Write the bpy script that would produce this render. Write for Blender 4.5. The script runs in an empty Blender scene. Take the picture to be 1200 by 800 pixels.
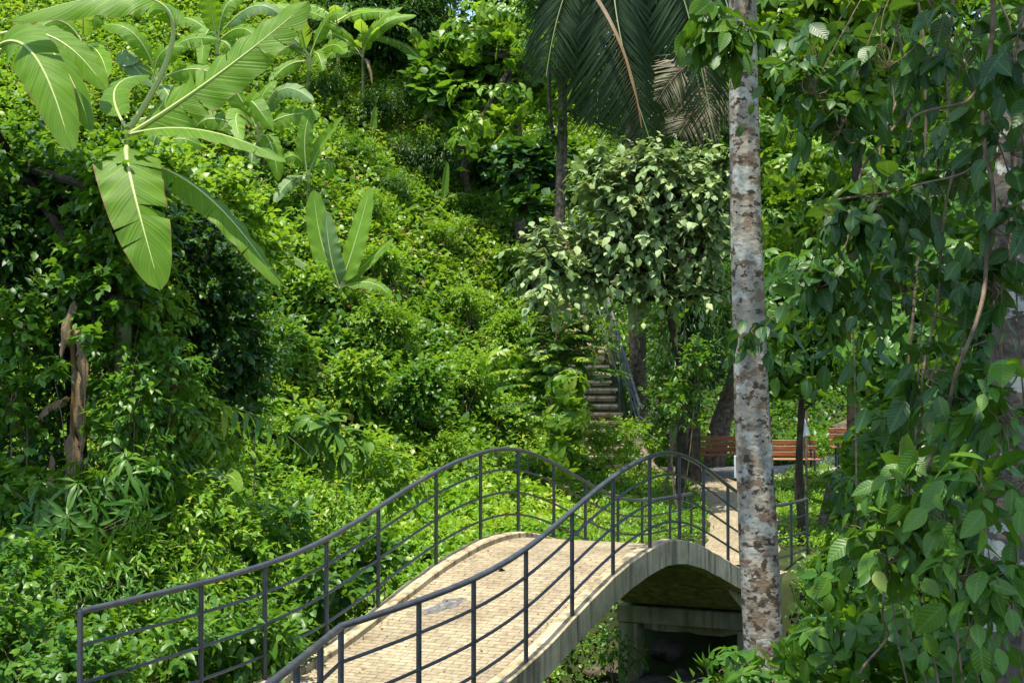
import bpy, math, random
import numpy as np
from mathutils import Vector
PI = math.pi
SC = bpy.context.scene
COL = SC.collection
RNG = np.random.default_rng(7)

# ------------------------------------------------------------------ camera frame
F, PITCH, CZ = 1650.0, 0.0226, 3.0
def at(px, py, D):
    """world point seen at photo pixel (1200x800) at distance D along the ground"""
    a = (px-600)/F; b = (400-py)/F
    c, s = math.cos(PITCH), math.sin(PITCH)
    d = np.array([a, c-b*s, s+b*c])
    p = d*(D/d[1])
    return np.array([p[0], p[1], p[2]+CZ])

# ------------------------------------------------------------------ noise
def vnoise(x, y, seed=0):
    x = np.asarray(x, float); y = np.asarray(y, float)
    xi = np.floor(x); yi = np.floor(y); fx = x-xi; fy = y-yi
    fx = fx*fx*(3-2*fx); fy = fy*fy*(3-2*fy)
    def h(a, b):
        v = np.sin(a*127.1+b*311.7+seed*74.7)*43758.5453
        return v-np.floor(v)
    return (h(xi, yi)*(1-fx)+h(xi+1, yi)*fx)*(1-fy)+(h(xi, yi+1)*(1-fx)+h(xi+1, yi+1)*fx)*fy
def ss(a, b, x):
    t = np.clip((np.asarray(x, float)-a)/(b-a), 0, 1); return t*t*(3-2*t)

# ------------------------------------------------------------------ bridge frame
AZ, BX, BY, BW, BD = 0.4251, 0.8304, 16.5676, 2.0438, 1.128
SA, CA = math.sin(AZ), math.cos(AZ)
KH = np.array([-3, -1, 0, 1, 2, 3, 4, 5, 6, 6.5, 7, 8, 9, 10, 11, 12, 13, 15.])
HH = np.array([.27, .27, .27, .275, .30, .42, .70, .965, 1.10, 1.12, 1.075, .80, .46, .17, .04, .0, -.03, -.05])
_kk = np.linspace(-3, 15, 361); _hh = np.interp(_kk, KH, HH)
for _ in range(6):
    _hh = np.convolve(np.pad(_hh, 6, 'edge'), np.ones(13)/13, 'valid')
def hdeck(k): return np.interp(k, _kk, _hh)
def bp(k, t, z):
    q = (k-6.5)*BD
    return np.array([BX+SA*q+CA*t, BY+CA*q-SA*t, z])
def st(x, y):
    dx = np.asarray(x, float)-BX; dy = np.asarray(y, float)-BY
    return dx*SA+dy*CA, dx*CA-dy*SA

# ------------------------------------------------------------------ terrain
HX = [-40, -22, -16, -12, -9, -6, -2, 1.5, 3.5, 5.5, 9, 14, 40]
HS = [14, 16, 18, 20, 22, 25, 29, 33, 34.6, 36.5, 37, 37, 36]
PATH = [(3.40, 21.8), (3.85, 23.6), (4.2, 25.6), (4.40, 27.4), (4.5, 29.2), (4.35, 30.8), (3.9, 32.2), (3.1, 33.4)]
def ground(x, y):
    x = np.asarray(x, float); y = np.asarray(y, float)
    s, t = st(x, y)
    near = .2+1.2*ss(9, 1, y)
    far = -.05+.72*np.clip((y-21)/11, 0, 1.1)
    w = ss(-1, 1, s)
    z = near*(1-w)+far*w
    b = np.interp(x, HX, HS)
    r = np.clip(y-b, 0, None)
    r2 = np.minimum(r, 24)
    hill = .66*(np.sqrt(r2*r2+1)-1)+.25*np.clip(r-24, 0, 40)
    z = z+hill
    wb = ss(3.2, 1.8, np.abs(t))
    g = np.exp(-((s-.3)/3.1)**4)*(1-wb)+np.exp(-(np.abs(s-.25)/4.6)**14)*wb
    z = z-.12*wb*g*vnoise(x*2.2, y*2.2, 13)
    z = z-1.75*g*(1-ss(0, 5, r))
    z = z+1.6*np.exp(-((x+9)/3)**2-((y-14)/4)**2)
    z = z+.9*ss(3.5, 8, x)*ss(16, 10, y)*ss(0, 4, y)
    z = z+.5*ss(5.5, 9, x)*ss(22, 26, y)*ss(40, 36, y)
    z = z+.10*(vnoise(x*.7, y*.7, 3)-.5)+.6*(vnoise(x*.22, y*.22, 5)-.5)*ss(3, 8, r)
    return z
def gz(x, y): return float(ground(x, y))

# ------------------------------------------------------------------ object helpers
def tag(o, label=None, cat=None, group=None, kind=None):
    if label: o['label'] = label
    if cat: o['category'] = cat
    if group: o['group'] = group
    if kind: o['kind'] = kind
    return o
def empty(name, loc, label, cat, group=None):
    o = bpy.data.objects.new(name, None); COL.objects.link(o)
    o.location = tuple(float(v) for v in loc); o.empty_display_size = .2
    return tag(o, label, cat, group)
def link(name, me, parent=None):
    o = bpy.data.objects.new(name, me); COL.objects.link(o)
    if parent is not None:
        o.parent = parent
    return o
def off(root):
    """world position a child's geometry must be measured from"""
    if root is None: return np.zeros(3)
    p = np.zeros(3); r = root
    while r is not None:
        p = p+np.array(r.location); r = r.parent
    return p
def raw(name, V, faces, mat, parent=None, uv=None, tint=None, smooth=True):
    """V (n,3) world coordinates; faces list of int arrays (m,3)/(m,4); uv per vertex"""
    V = np.asarray(V, float)-off(parent)
    me = bpy.data.meshes.new(name)
    faces = [np.asarray(f, np.int32) for f in faces if len(f)]
    nl = sum(f.size for f in faces); nf = sum(len(f) for f in faces)
    me.vertices.add(len(V)); me.vertices.foreach_set('co', V.astype(np.float32).ravel())
    me.loops.add(nl); me.polygons.add(nf)
    li = np.concatenate([f.ravel() for f in faces])
    tot = np.concatenate([np.full(len(f), f.shape[1], np.int32) for f in faces])
    stt = np.concatenate([[0], np.cumsum(tot)[:-1]]).astype(np.int32)
    me.loops.foreach_set('vertex_index', li)
    me.polygons.foreach_set('loop_start', stt)
    me.polygons.foreach_set('loop_total', tot)
    me.polygons.foreach_set('use_smooth', np.full(nf, smooth, bool))
    if uv is not None:
        l = me.uv_layers.new(name='UVMap')
        l.data.foreach_set('uv', np.asarray(uv, np.float32)[li].ravel())
    if tint is not None:
        a = me.attributes.new('tint', 'FLOAT', 'POINT')
        a.data.foreach_set('value', np.asarray(tint, np.float32))
    me.update(calc_edges=True); me.validate(verbose=False)
    me.materials.append(mat)
    return link(name, me, parent)

class MB:
    """collects tubes, boxes and sheets into one mesh"""
    def __init__(self): self.v = []; self.f3 = []; self.f4 = []; self.uv = []; self.n = 0
    def add(self, v, f4=(), f3=(), uv=None):
        v = np.asarray(v, float)
        self.v.append(v); self.uv.append(np.zeros((len(v), 2)) if uv is None else np.asarray(uv, float))
        if len(f4): self.f4.append(np.asarray(f4, np.int32)+self.n)
        if len(f3): self.f3.append(np.asarray(f3, np.int32)+self.n)
        self.n += len(v); return self
    def tube(self, pts, rad, sides=8, caps=True, wob=0, rng=None):
        P = np.asarray(pts, float); n = len(P)
        R = np.full(n, rad) if np.isscalar(rad) else np.asarray(rad, float)
        T = np.gradient(P, axis=0); T /= np.linalg.norm(T, axis=1)[:, None]+1e-9
        ref = np.array([0, 0, 1.]) if abs(T[0, 2]) < .9 else np.array([1., 0, 0])
        A = np.zeros_like(P)
        a = np.cross(T[0], ref); a /= np.linalg.norm(a)
        for i in range(n):
            a = a-T[i]*a.dot(T[i]); a /= np.linalg.norm(a)+1e-9; A[i] = a
        B = np.cross(T, A)
        th = np.linspace(0, 2*PI, sides, endpoint=False)
        rr = R[:, None]*np.ones(sides)[None]
        if wob: rr = rr*(1+wob*(RNG.random((n, sides))-.5))
        V = P[:, None]+rr[..., None]*(np.cos(th)[None, :, None]*A[:, None]+np.sin(th)[None, :, None]*B[:, None])
        V = V.reshape(-1, 3)
        i, j = np.meshgrid(np.arange(n-1), np.arange(sides), indexing='ij')
        q = np.stack([i*sides+j, i*sides+(j+1) % sides, (i+1)*sides+(j+1) % sides, (i+1)*sides+j], -1).reshape(-1, 4)
        L = np.concatenate([[0], np.cumsum(np.linalg.norm(np.diff(P, axis=0), axis=1))])
        uv = np.stack([np.tile(th/(2*PI), n), np.repeat(L, sides)], -1)
        f3 = []
        if caps:
            V = np.vstack([V, P[0], P[-1]]); uv = np.vstack([uv, [0, 0], [0, L[-1]]])
            c0 = n*sides; c1 = c0+1
            for k in range(sides):
                f3.append((c0, (k+1) % sides, k)); f3.append((c1, (n-1)*sides+k, (n-1)*sides+(k+1) % sides))
        return self.add(V, q, f3, uv)
    def box(self, c, size, ax=(1, 0, 0), up=(0, 0, 1), bev=.0):
        ax = np.array(ax, float); ax /= np.linalg.norm(ax); up = np.array(up, float)
        sd = np.cross(up, ax); sd /= np.linalg.norm(sd); up = np.cross(ax, sd)
        c = np.array(c, float); h = np.array(size)/2.
        # chamfered box: 24 vertices
        b = min(bev, .45*min(size))
        if b <= 0:
            V = [c+sx*h[0]*ax+sy*h[1]*sd+sz*h[2]*up for sx in (-1, 1) for sy in (-1, 1) for sz in (-1, 1)]
            return self.add(V, [(0, 1, 3, 2), (4, 6, 7, 5), (0, 4, 5, 1), (2, 3, 7, 6), (0, 2, 6, 4), (1, 5, 7, 3)])
        V = []; idx = {}
        for sx in (-1, 1):
            for sy in (-1, 1):
                for sz in (-1, 1):
                    for k in range(3):
                        o = h-b; o[k] = h[k]
                        idx[(sx, sy, sz, k)] = len(V)
                        V.append(c+sx*o[0]*ax+sy*o[1]*sd+sz*o[2]*up)
        f4 = []; f3 = []
        for s in (-1, 1):
            f4.append([idx[(s, a, b2, 0)] for a, b2 in ((-1, -1), (1, -1), (1, 1), (-1, 1))][::s])
            f4.append([idx[(a, s, b2, 1)] for a, b2 in ((-1, -1), (-1, 1), (1, 1), (1, -1))][::s])
            f4.append([idx[(a, b2, s, 2)] for a, b2 in ((-1, -1), (1, -1), (1, 1), (-1, 1))][::s])
            for s2 in (-1, 1):
                f4.append([idx[(s, s2, -1, 0)], idx[(s, s2, 1, 0)], idx[(s, s2, 1, 1)], idx[(s, s2, -1, 1)]])
                f4.append([idx[(s, -1, s2, 0)], idx[(s, 1, s2, 0)], idx[(s, 1, s2, 2)], idx[(s, -1, s2, 2)]])
                f4.append([idx[(-1, s, s2, 1)], idx[(1, s, s2, 1)], idx[(1, s, s2, 2)], idx[(-1, s, s2, 2)]])
                for s3 in (-1, 1): f3.append([idx[(s, s2, s3, k)] for k in range(3)])
        return self.add(V, f4, f3)
    def grid(self, G, uv=None, flip=False):
        G = np.asarray(G, float); a, b = G.shape[:2]
        i, j = np.meshgrid(np.arange(a-1), np.arange(b-1), indexing='ij')
        q = np.stack([i*b+j, (i+1)*b+j, (i+1)*b+j+1, i*b+j+1], -1).reshape(-1, 4)
        if flip: q = q[:, ::-1]
        return self.add(G.reshape(-1, 3), q, (), None if uv is None else np.asarray(uv).reshape(-1, 2))
    def loops(self, L, uv=None, closed=True, caps=True):
        """skin a list of equal-length section loops"""
        L = np.asarray(L, float); n, m = L.shape[:2]
        i, j = np.meshgrid(np.arange(n-1), np.arange(m if closed else m-1), indexing='ij')
        q = np.stack([i*m+j, i*m+(j+1) % m, (i+1)*m+(j+1) % m, (i+1)*m+j], -1).reshape(-1, 4)
        q = list(map(tuple, q))
        if caps and m == 4:
            q += [(3, 2, 1, 0), tuple((n-1)*m+np.arange(4))]
        return self.add(L.reshape(-1, 3), q, (), None if uv is None else np.asarray(uv).reshape(-1, 2))
    def build(self, name, mat, parent=None, smooth=True):
        V = np.vstack(self.v)
        fs = []
        if self.f4: fs.append(np.vstack(self.f4))
        if self.f3: fs.append(np.vstack(self.f3))
        o = raw(name, V, fs, mat, parent, uv=np.vstack(self.uv), smooth=False)
        if smooth:
            o.data.polygons.foreach_set('use_smooth', np.ones(len(o.data.polygons), bool))
            try: o.data.set_sharp_from_angle(angle=math.radians(40))
            except Exception: pass
        return o

# ------------------------------------------------------------------ materials
def M(name):
    m = bpy.data.materials.new(name); m.use_nodes = True
    nt = m.node_tree
    for n in list(nt.nodes): nt.nodes.remove(n)
    out = nt.nodes.new('ShaderNodeOutputMaterial')
    return m, nt, out
def N(nt, t, **kw):
    n = nt.nodes.new('ShaderNode'+t)
    for k, v in kw.items():
        if k in n.inputs: n.inputs[k].default_value = v
        else: setattr(n, k, v)
    return n
def ramp(nt, stops, fac=None, interp='LINEAR'):
    r = nt.nodes.new('ShaderNodeValToRGB'); e = r.color_ramp.elements; r.color_ramp.interpolation = interp
    while len(e) < len(stops): e.new(.5)
    for i, (p, c) in enumerate(stops):
        e[i].position = p; e[i].color = (*c, 1) if len(c) == 3 else c
    if fac is not None: nt.links.new(fac, r.inputs[0])
    return r
def mixc(nt, fac, a, b, mode='MIX'):
    n = nt.nodes.new('ShaderNodeMix'); n.data_type = 'RGBA'; n.blend_type = mode
    for sock, v in ((n.inputs[0], fac), (n.inputs[6], a), (n.inputs[7], b)):
        if hasattr(v, 'is_linked') or hasattr(v, 'links'): nt.links.new(v, sock)
        else: sock.default_value = v if not isinstance(v, tuple) or len(v) == 4 else (*v, 1)
    return n.outputs[2]

def leaf_mat(name, cols, trans=(.20, .34, .03), tmix=.33, rough=.5, spec=.3, veins=0, vein_col=None, hue=.0, holes=False):
    """leaf blade: colour from each leaf's own tint, side veins from its UVs, light passes through"""
    m, nt, out = M(name); L = nt.links.new
    at_ = N(nt, 'Attribute', attribute_name='tint')
    r = ramp(nt, cols, at_.outputs['Fac'])
    oi = N(nt, 'ObjectInfo')
    hs = N(nt, 'HueSaturation')
    mr = N(nt, 'MapRange'); L(oi.outputs['Random'], mr.inputs[0]); mr.inputs[3].default_value = .85; mr.inputs[4].default_value = 1.15
    L(mr.outputs[0], hs.inputs['Value']); L(r.outputs[0], hs.inputs['Color'])
    col = hs.outputs[0]
    bs = N(nt, 'BsdfPrincipled'); bs.inputs['Roughness'].default_value = rough; bs.inputs['Specular IOR Level'].default_value = spec
    if veins:
        uv = N(nt, 'UVMap'); sp = N(nt, 'SeparateXYZ'); L(uv.outputs[0], sp.inputs[0])
        ab = N(nt, 'Math', operation='ABSOLUTE'); sb = N(nt, 'Math', operation='SUBTRACT'); sb.inputs[1].default_value = .5
        L(sp.outputs[1], sb.inputs[0]); L(sb.outputs[0], ab.inputs[0])
        ma = N(nt, 'Math', operation='MULTIPLY_ADD'); L(ab.outputs[0], ma.inputs[0]); ma.inputs[1].default_value = -.45; L(sp.outputs[0], ma.inputs[2])
        mu = N(nt, 'Math', operation='MULTIPLY'); L(ma.outputs[0], mu.inputs[0]); mu.inputs[1].default_value = veins*2*PI
        si = N(nt, 'Math', operation='SINE'); L(mu.outputs[0], si.inputs[0])
        pw = ramp(nt, [(.0, (0, 0, 0)), (.90, (0, 0, 0)), (1, (1, 1, 1))])
        mr2 = N(nt, 'MapRange'); L(si.outputs[0], mr2.inputs[0]); mr2.inputs[1].default_value = -1
        L(mr2.outputs[0], pw.inputs[0])
        mid = ramp(nt, [(0, (1, 1, 1)), (.035, (1, 1, 1)), (.06, (0, 0, 0))], ab.outputs[0])
        mx = N(nt, 'Math', operation='MAXIMUM'); L(pw.outputs[0], mx.inputs[0]); L(mid.outputs[0], mx.inputs[1])
        f = N(nt, 'Math', operation='MULTIPLY'); L(mx.outputs[0], f.inputs[0]); f.inputs[1].default_value = .55
        col = mixc(nt, f.outputs[0], col, vein_col or (.16, .26, .07))
        bm = N(nt, 'Bump'); bm.inputs['Strength'].default_value = .20; bm.inputs['Distance'].default_value = .006
        L(mr2.outputs[0], bm.inputs['Height']); L(bm.outputs[0], bs.inputs['Normal'])
        geo = N(nt, 'TexCoord'); nz = N(nt, 'TexNoise'); nz.inputs['Scale'].default_value = 6; L(geo.outputs['Object'], nz.inputs['Vector'])
        col = mixc(nt, .35, col, ramp(nt, [(.3, (.55, .6, .5)), (.7, (1.3, 1.25, 1.2))], nz.outputs[0]).outputs[0], 'MULTIPLY')
    L(col, bs.inputs['Base Color'])
    tr = N(nt, 'BsdfTranslucent')
    L(mixc(nt, .75, col, trans), tr.inputs['Color'])
    mx = N(nt, 'MixShader'); mx.inputs[0].default_value = tmix
    L(bs.outputs[0], mx.inputs[1]); L(tr.outputs[0], mx.inputs[2]); L(mx.outputs[0], out.inputs[0])
    return m

G_BRIGHT = [(0, (.042, .128, .008)), (.4, (.098, .215, .010)), (.75, (.172, .295, .014)), (.93, (.30, .36, .03)), (1, (.35, .27, .05))]
G_MID = [(0, (.022, .080, .007)), (.5, (.050, .140, .010)), (.9, (.105, .21, .015)), (1, (.21, .22, .03))]
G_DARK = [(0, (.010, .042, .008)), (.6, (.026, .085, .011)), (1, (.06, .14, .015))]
G_PALE = [(0, (.10, .18, .055)), (.5, (.185, .275, .09)), (.9, (.32, .39, .15)), (1, (.38, .36, .10))]
G_BLUE = [(0, (.010, .044, .009)), (.6, (.024, .078, .012)), (.9, (.052, .118, .017)), (.97, (.11, .14, .03)), (1, (.22, .16, .04))]
MT = dict(
    bright=leaf_mat('bright_leaf', G_BRIGHT, (.31, .53, .018), .40, .40, .38),
    mid=leaf_mat('mid_green_leaf', G_MID, (.20, .40, .012), .37, .40, .38),
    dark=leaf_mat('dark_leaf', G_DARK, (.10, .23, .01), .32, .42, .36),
    pale=leaf_mat('pale_leaf', G_PALE, (.26, .36, .08), .25, .5, .4),
    big=leaf_mat('veined_dark_leaf', G_BLUE, (.12, .26, .01), .28, .40, .32, veins=9, vein_col=(.10, .19, .06)),
    bigmid=leaf_mat('veined_mid_leaf', G_MID, (.15, .32, .012), .3, .42, .32, veins=8, vein_col=(.14, .22, .06)),
    dry=leaf_mat('dry_leaf', [(0, (.12, .075, .035)), (.6, (.24, .16, .08)), (1, (.36, .27, .15))], (.3, .18, .06), .2, .7, .2),
    frond=leaf_mat('palm_leaflet', [(0, (.010, .026, .009)), (.7, (.024, .050, .014)), (.9, (.06, .07, .025)), (1, (.26, .22, .14))], (.06, .11, .02), .18, .6, .2),
)

def banana_mat(name, c1, c2, trans, tmix=.4):
    m, nt, out = M(name); L = nt.links.new
    uv = N(nt, 'UVMap'); sp = N(nt, 'SeparateXYZ'); L(uv.outputs[0], sp.inputs[0])
    ma = N(nt, 'Math', operation='MULTIPLY_ADD'); L(sp.outputs[1], ma.inputs[0]); ma.inputs[1].default_value = -.10; L(sp.outputs[0], ma.inputs[2])
    cb = N(nt, 'CombineXYZ'); L(ma.outputs[0], cb.inputs[0])
    n1 = N(nt, 'TexNoise'); n1.inputs['Scale'].default_value = 48; n1.inputs['Detail'].default_value = 6; n1.inputs['Roughness'].default_value = .65; n1.noise_dimensions = '3D'; L(cb.outputs[0], n1.inputs['Vector'])
    r = ramp(nt, [(.36, c1), (.64, c2)], n1.outputs[0])
    tc = N(nt, 'TexCoord'); n2 = N(nt, 'TexNoise'); n2.inputs['Scale'].default_value = 3; n2.inputs['Detail'].default_value = 5; L(tc.outputs['Object'], n2.inputs['Vector'])
    col = mixc(nt, .5, r.outputs[0], ramp(nt, [(.3, (.7, .75, .7)), (.7, (1.2, 1.2, 1.1))], n2.outputs[0]).outputs[0], 'MULTIPLY')
    # dry margin with an irregular width
    ad = N(nt, 'Math', operation='MULTIPLY_ADD'); L(n2.outputs[0], ad.inputs[0]); ad.inputs[1].default_value = .22; L(sp.outputs[1], ad.inputs[2])
    ed = ramp(nt, [(.0, (0, 0, 0)), (.47, (0, 0, 0)), (.485, (1, 1, 1))]); 
    hf = N(nt, 'Math', operation='MULTIPLY'); L(ad.outputs[0], hf.inputs[0]); hf.inputs[1].default_value = .44; L(hf.outputs[0], ed.inputs[0])
    col = mixc(nt, ed.outputs[0], col, (.22, .13, .05))
    bs = N(nt, 'BsdfPrincipled'); bs.inputs['Roughness'].default_value = .42; bs.inputs['Specular IOR Level'].default_value = .3
    L(col, bs.inputs['Base Color'])
    bm = N(nt, 'Bump'); bm.inputs['Strength'].default_value = .9; bm.inputs['Distance'].default_value = .02; L(n1.outputs[0], bm.inputs['Height']); L(bm.outputs[0], bs.inputs['Normal'])
    tr = N(nt, 'BsdfTranslucent'); L(mixc(nt, .7, col, trans), tr.inputs['Color'])
    mx = N(nt, 'MixShader'); mx.inputs[0].default_value = tmix
    L(bs.outputs[0], mx.inputs[1]); L(tr.outputs[0], mx.inputs[2]); L(mx.outputs[0], out.inputs[0])
    return m
BAN = banana_mat('banana_leaf', (.045, .135, .006), (.18, .33, .016), (.38, .60, .012), .46)
BANY = banana_mat('young_banana_leaf', (.11, .25, .02), (.21, .37, .035), (.34, .50, .03), .45)
BANP = banana_mat('pale_banana_leaf', (.10, .19, .06), (.19, .29, .11), (.26, .42, .06), .35)
BANB = banana_mat('withered_banana_leaf', (.10, .065, .035), (.36, .26, .15), (.30, .18, .06), .2)

def simple(name, col, rough=.6, spec=.4, noise=None, bump=0, scale=8, metal=0, coord='Object'):
    m, nt, out = M(name); L = nt.links.new
    bs = N(nt, 'BsdfPrincipled'); bs.inputs['Roughness'].default_value = rough; bs.inputs['Specular IOR Level'].default_value = spec; bs.inputs['Metallic'].default_value = metal
    bs.inputs['Base Color'].default_value = (*col, 1)
    if noise:
        tc = N(nt, 'TexCoord'); nz = N(nt, 'TexNoise'); nz.inputs['Scale'].default_value = scale; nz.inputs['Detail'].default_value = 8; L(tc.outputs[coord], nz.inputs['Vector'])
        r = ramp(nt, noise, nz.outputs[0]); L(r.outputs[0], bs.inputs['Base Color'])
        if bump:
            b = N(nt, 'Bump'); b.inputs['Strength'].default_value = bump; b.inputs['Distance'].default_value = .02; L(nz.outputs[0], b.inputs['Height']); L(b.outputs[0], bs.inputs['Normal'])
    L(bs.outputs[0], out.inputs[0]); return m
MIDRIB = simple('midrib', (.36, .42, .14), .45)
PSEUDO = simple('banana_stem', (.12, .15, .05), .55, noise=[(.3, (.05, .035, .015)), (.5, (.10, .13, .04)), (.75, (.17, .19, .07))], bump=.3, scale=6)
SOIL = simple('hill_soil', (.06, .05, .03), .95, .1, noise=[(.3, (.018, .022, .009)), (.55, (.03, .045, .012)), (.8, (.075, .06, .032))], bump=.6, scale=2.2)
BARK = simple('rough_bark', (.1, .08, .06), .9, .2, noise=[(.3, (.035, .028, .02)), (.55, (.10, .08, .055)), (.8, (.2, .17, .12))], bump=.8, scale=12)
BARKD = simple('dark_bark', (.04, .03, .02), .9, .2, noise=[(.3, (.012, .011, .008)), (.6, (.045, .036, .022)), (.85, (.06, .07, .025))], bump=.8, scale=9)
TWIG = simple('vine_stem', (.14, .10, .065), .8, .25, noise=[(.3, (.07, .045, .028)), (.7, (.20, .15, .10))], bump=.4, scale=15)
GSTEM = simple('green_stem', (.09, .13, .035), .6)
STEEL = simple('painted_steel', (.04, .045, .055), .38, .5, noise=[(.35, (.030, .033, .042)), (.66, (.050, .055, .066)), (.72, (.085, .055, .04)), (.76, (.05, .05, .06))], bump=.08, scale=7)
STAIRSTEEL = simple('stair_rail_steel', (.09, .11, .15), .4, .5, noise=[(.3, (.035, .037, .042)), (.7, (.09, .092, .10))], scale=5)
BLACKM = simple('black_metal', (.018, .018, .02), .45, .5)
WHITE = simple('white_board', (.72, .75, .78), .5, noise=[(.3, (.6, .64, .68)), (.7, (.8, .82, .84))], scale=12)
ROCK = simple('river_rock', (.2, .17, .13), .9, .3, noise=[(.3, (.02, .018, .013)), (.55, (.06, .048, .034)), (.8, (.13, .105, .075))], bump=.7, scale=5)
GRAVEL = simple('pale_gravel', (.4, .38, .35), .95, .2, noise=[(.3, (.14, .13, .11)), (.55, (.28, .26, .23)), (.8, (.40, .38, .34))], bump=.8, scale=22)
STREAM = simple('stream_bed', (.05, .045, .03), .8, .4, noise=[(.3, (.015, .014, .01)), (.6, (.05, .042, .028)), (.85, (.10, .08, .055))], bump=.8, scale=4)

def concrete(name, base=(.40, .325, .195), streak=True):
    m, nt, out = M(name); L = nt.links.new
    tc = N(nt, 'TexCoord')
    n1 = N(nt, 'TexNoise'); n1.inputs['Scale'].default_value = 2.5; n1.inputs['Detail'].default_value = 9; n1.inputs['Roughness'].default_value = .65; L(tc.outputs['Object'], n1.inputs['Vector'])
    r1 = ramp(nt, [(.3, tuple(.55*c for c in base)), (.5, base), (.72, tuple(min(.62, 1.45*c) for c in base))], n1.outputs[0])
    col = r1.outputs[0]
    if streak:
        mp = N(nt, 'Mapping'); mp.inputs['Scale'].default_value = (9, 9, .7); L(tc.outputs['Object'], mp.inputs['Vector'])
        n2 = N(nt, 'TexNoise'); n2.inputs['Scale'].default_value = 1.0; n2.inputs['Detail'].default_value = 6; L(mp.outputs[0], n2.inputs['Vector'])
        col = mixc(nt, ramp(nt, [(.48, (0, 0, 0)), (.66, (.8, .8, .8))], n2.outputs[0]).outputs[0], col, (.085, .072, .048))
        col = mixc(nt, ramp(nt, [(.30, (.55, .55, .55)), (.42, (0, 0, 0))], n2.outputs[0]).outputs[0], col, (.46, .41, .30))
    n3 = N(nt, 'TexNoise'); n3.inputs['Scale'].default_value = 1.3; n3.inputs['Detail'].default_value = 6; L(tc.outputs['Object'], n3.inputs['Vector'])
    col = mixc(nt, ramp(nt, [(.52, (0, 0, 0)), (.70, (.6, .6, .6))], n3.outputs[0]).outputs[0], col, (.10, .115, .045))
    bs = N(nt, 'BsdfPrincipled'); bs.inputs['Roughness'].default_value = .9; bs.inputs['Specular IOR Level'].default_value = .25
    L(col, bs.inputs['Base Color'])
    n4 = N(nt, 'TexNoise'); n4.inputs['Scale'].default_value = 40; n4.inputs['Detail'].default_value = 5; L(tc.outputs['Object'], n4.inputs['Vector'])
    b = N(nt, 'Bump'); b.inputs['Strength'].default_value = .45; b.inputs['Distance'].default_value = .01; L(n4.outputs[0], b.inputs['Height']); L(b.outputs[0], bs.inputs['Normal'])
    L(bs.outputs[0], out.inputs[0]); return m
CONC = concrete('weathered_concrete')
KERBM = concrete('kerb_concrete', (.40, .35, .26), False)
MOSSC = concrete('mossy_concrete', (.21, .185, .10), True)
STEPM = concrete('step_concrete', (.56, .42, .27), True)

def brick_mat():
    m, nt, out = M('brick_paving'); L = nt.links.new
    uv = N(nt, 'UVMap')
    mp = N(nt, 'Mapping'); L(uv.outputs[0], mp.inputs['Vector'])
    nw = N(nt, 'TexNoise'); nw.inputs['Scale'].default_value = 1.2; L(uv.outputs[0], nw.inputs['Vector'])
    va = N(nt, 'VectorMath', operation='MULTIPLY_ADD'); L(nw.outputs['Color'], va.inputs[0]); va.inputs[1].default_value = (.02, .02, 0); L(mp.outputs[0], va.inputs[2])
    bt = N(nt, 'TexBrick'); L(va.outputs[0], bt.inputs['Vector'])
    bt.inputs['Scale'].default_value = 1; bt.inputs['Brick Width'].default_value = .205; bt.inputs['Row Height'].default_value = .074
    bt.inputs['Mortar Size'].default_value = .005; bt.inputs['Mortar Smooth'].default_value = .3; bt.inputs['Bias'].default_value = 0
    bt.inputs['Color1'].default_value = (.32, .27, .168, 1); bt.inputs['Color2'].default_value = (.255, .212, .132, 1); bt.inputs['Mortar'].default_value = (.12, .092, .06, 1)
    n1 = N(nt, 'TexNoise'); n1.inputs['Scale'].default_value = 1.6; n1.inputs['Detail'].default_value = 8; L(uv.outputs[0], n1.inputs['Vector'])
    col = mixc(nt, .85, bt.outputs[0], ramp(nt, [(.3, (.62, .6, .58)), (.55, (1, 1, 1)), (.75, (1.22, 1.22, 1.2))], n1.outputs[0]).outputs[0], 'MULTIPLY')
    n2 = N(nt, 'TexNoise'); n2.inputs['Scale'].default_value = 14; n2.inputs['Detail'].default_value = 6; L(uv.outputs[0], n2.inputs['Vector'])
    col = mixc(nt, .6, col, ramp(nt, [(.35, (.62, .58, .54)), (.6, (1.1, 1.1, 1.1))], n2.outputs[0]).outputs[0], 'MULTIPLY')
    # pale repair smears
    col = mixc(nt, ramp(nt, [(.70, (0, 0, 0)), (.78, (.55, .55, .55))], n1.outputs[0]).outputs[0], col, (.40, .37, .32))
    bs = N(nt, 'BsdfPrincipled'); bs.inputs['Roughness'].default_value = .85; bs.inputs['Specular IOR Level'].default_value = .3
    L(col, bs.inputs['Base Color'])
    b = N(nt, 'Bump'); b.inputs['Strength'].default_value = .6; b.inputs['Distance'].default_value = .006; b.invert = True
    L(bt.outputs['Fac'], b.inputs['Height']); L(b.outputs[0], bs.inputs['Normal'])
    L(bs.outputs[0], out.inputs[0]); return m
BRICK = brick_mat()

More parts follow.
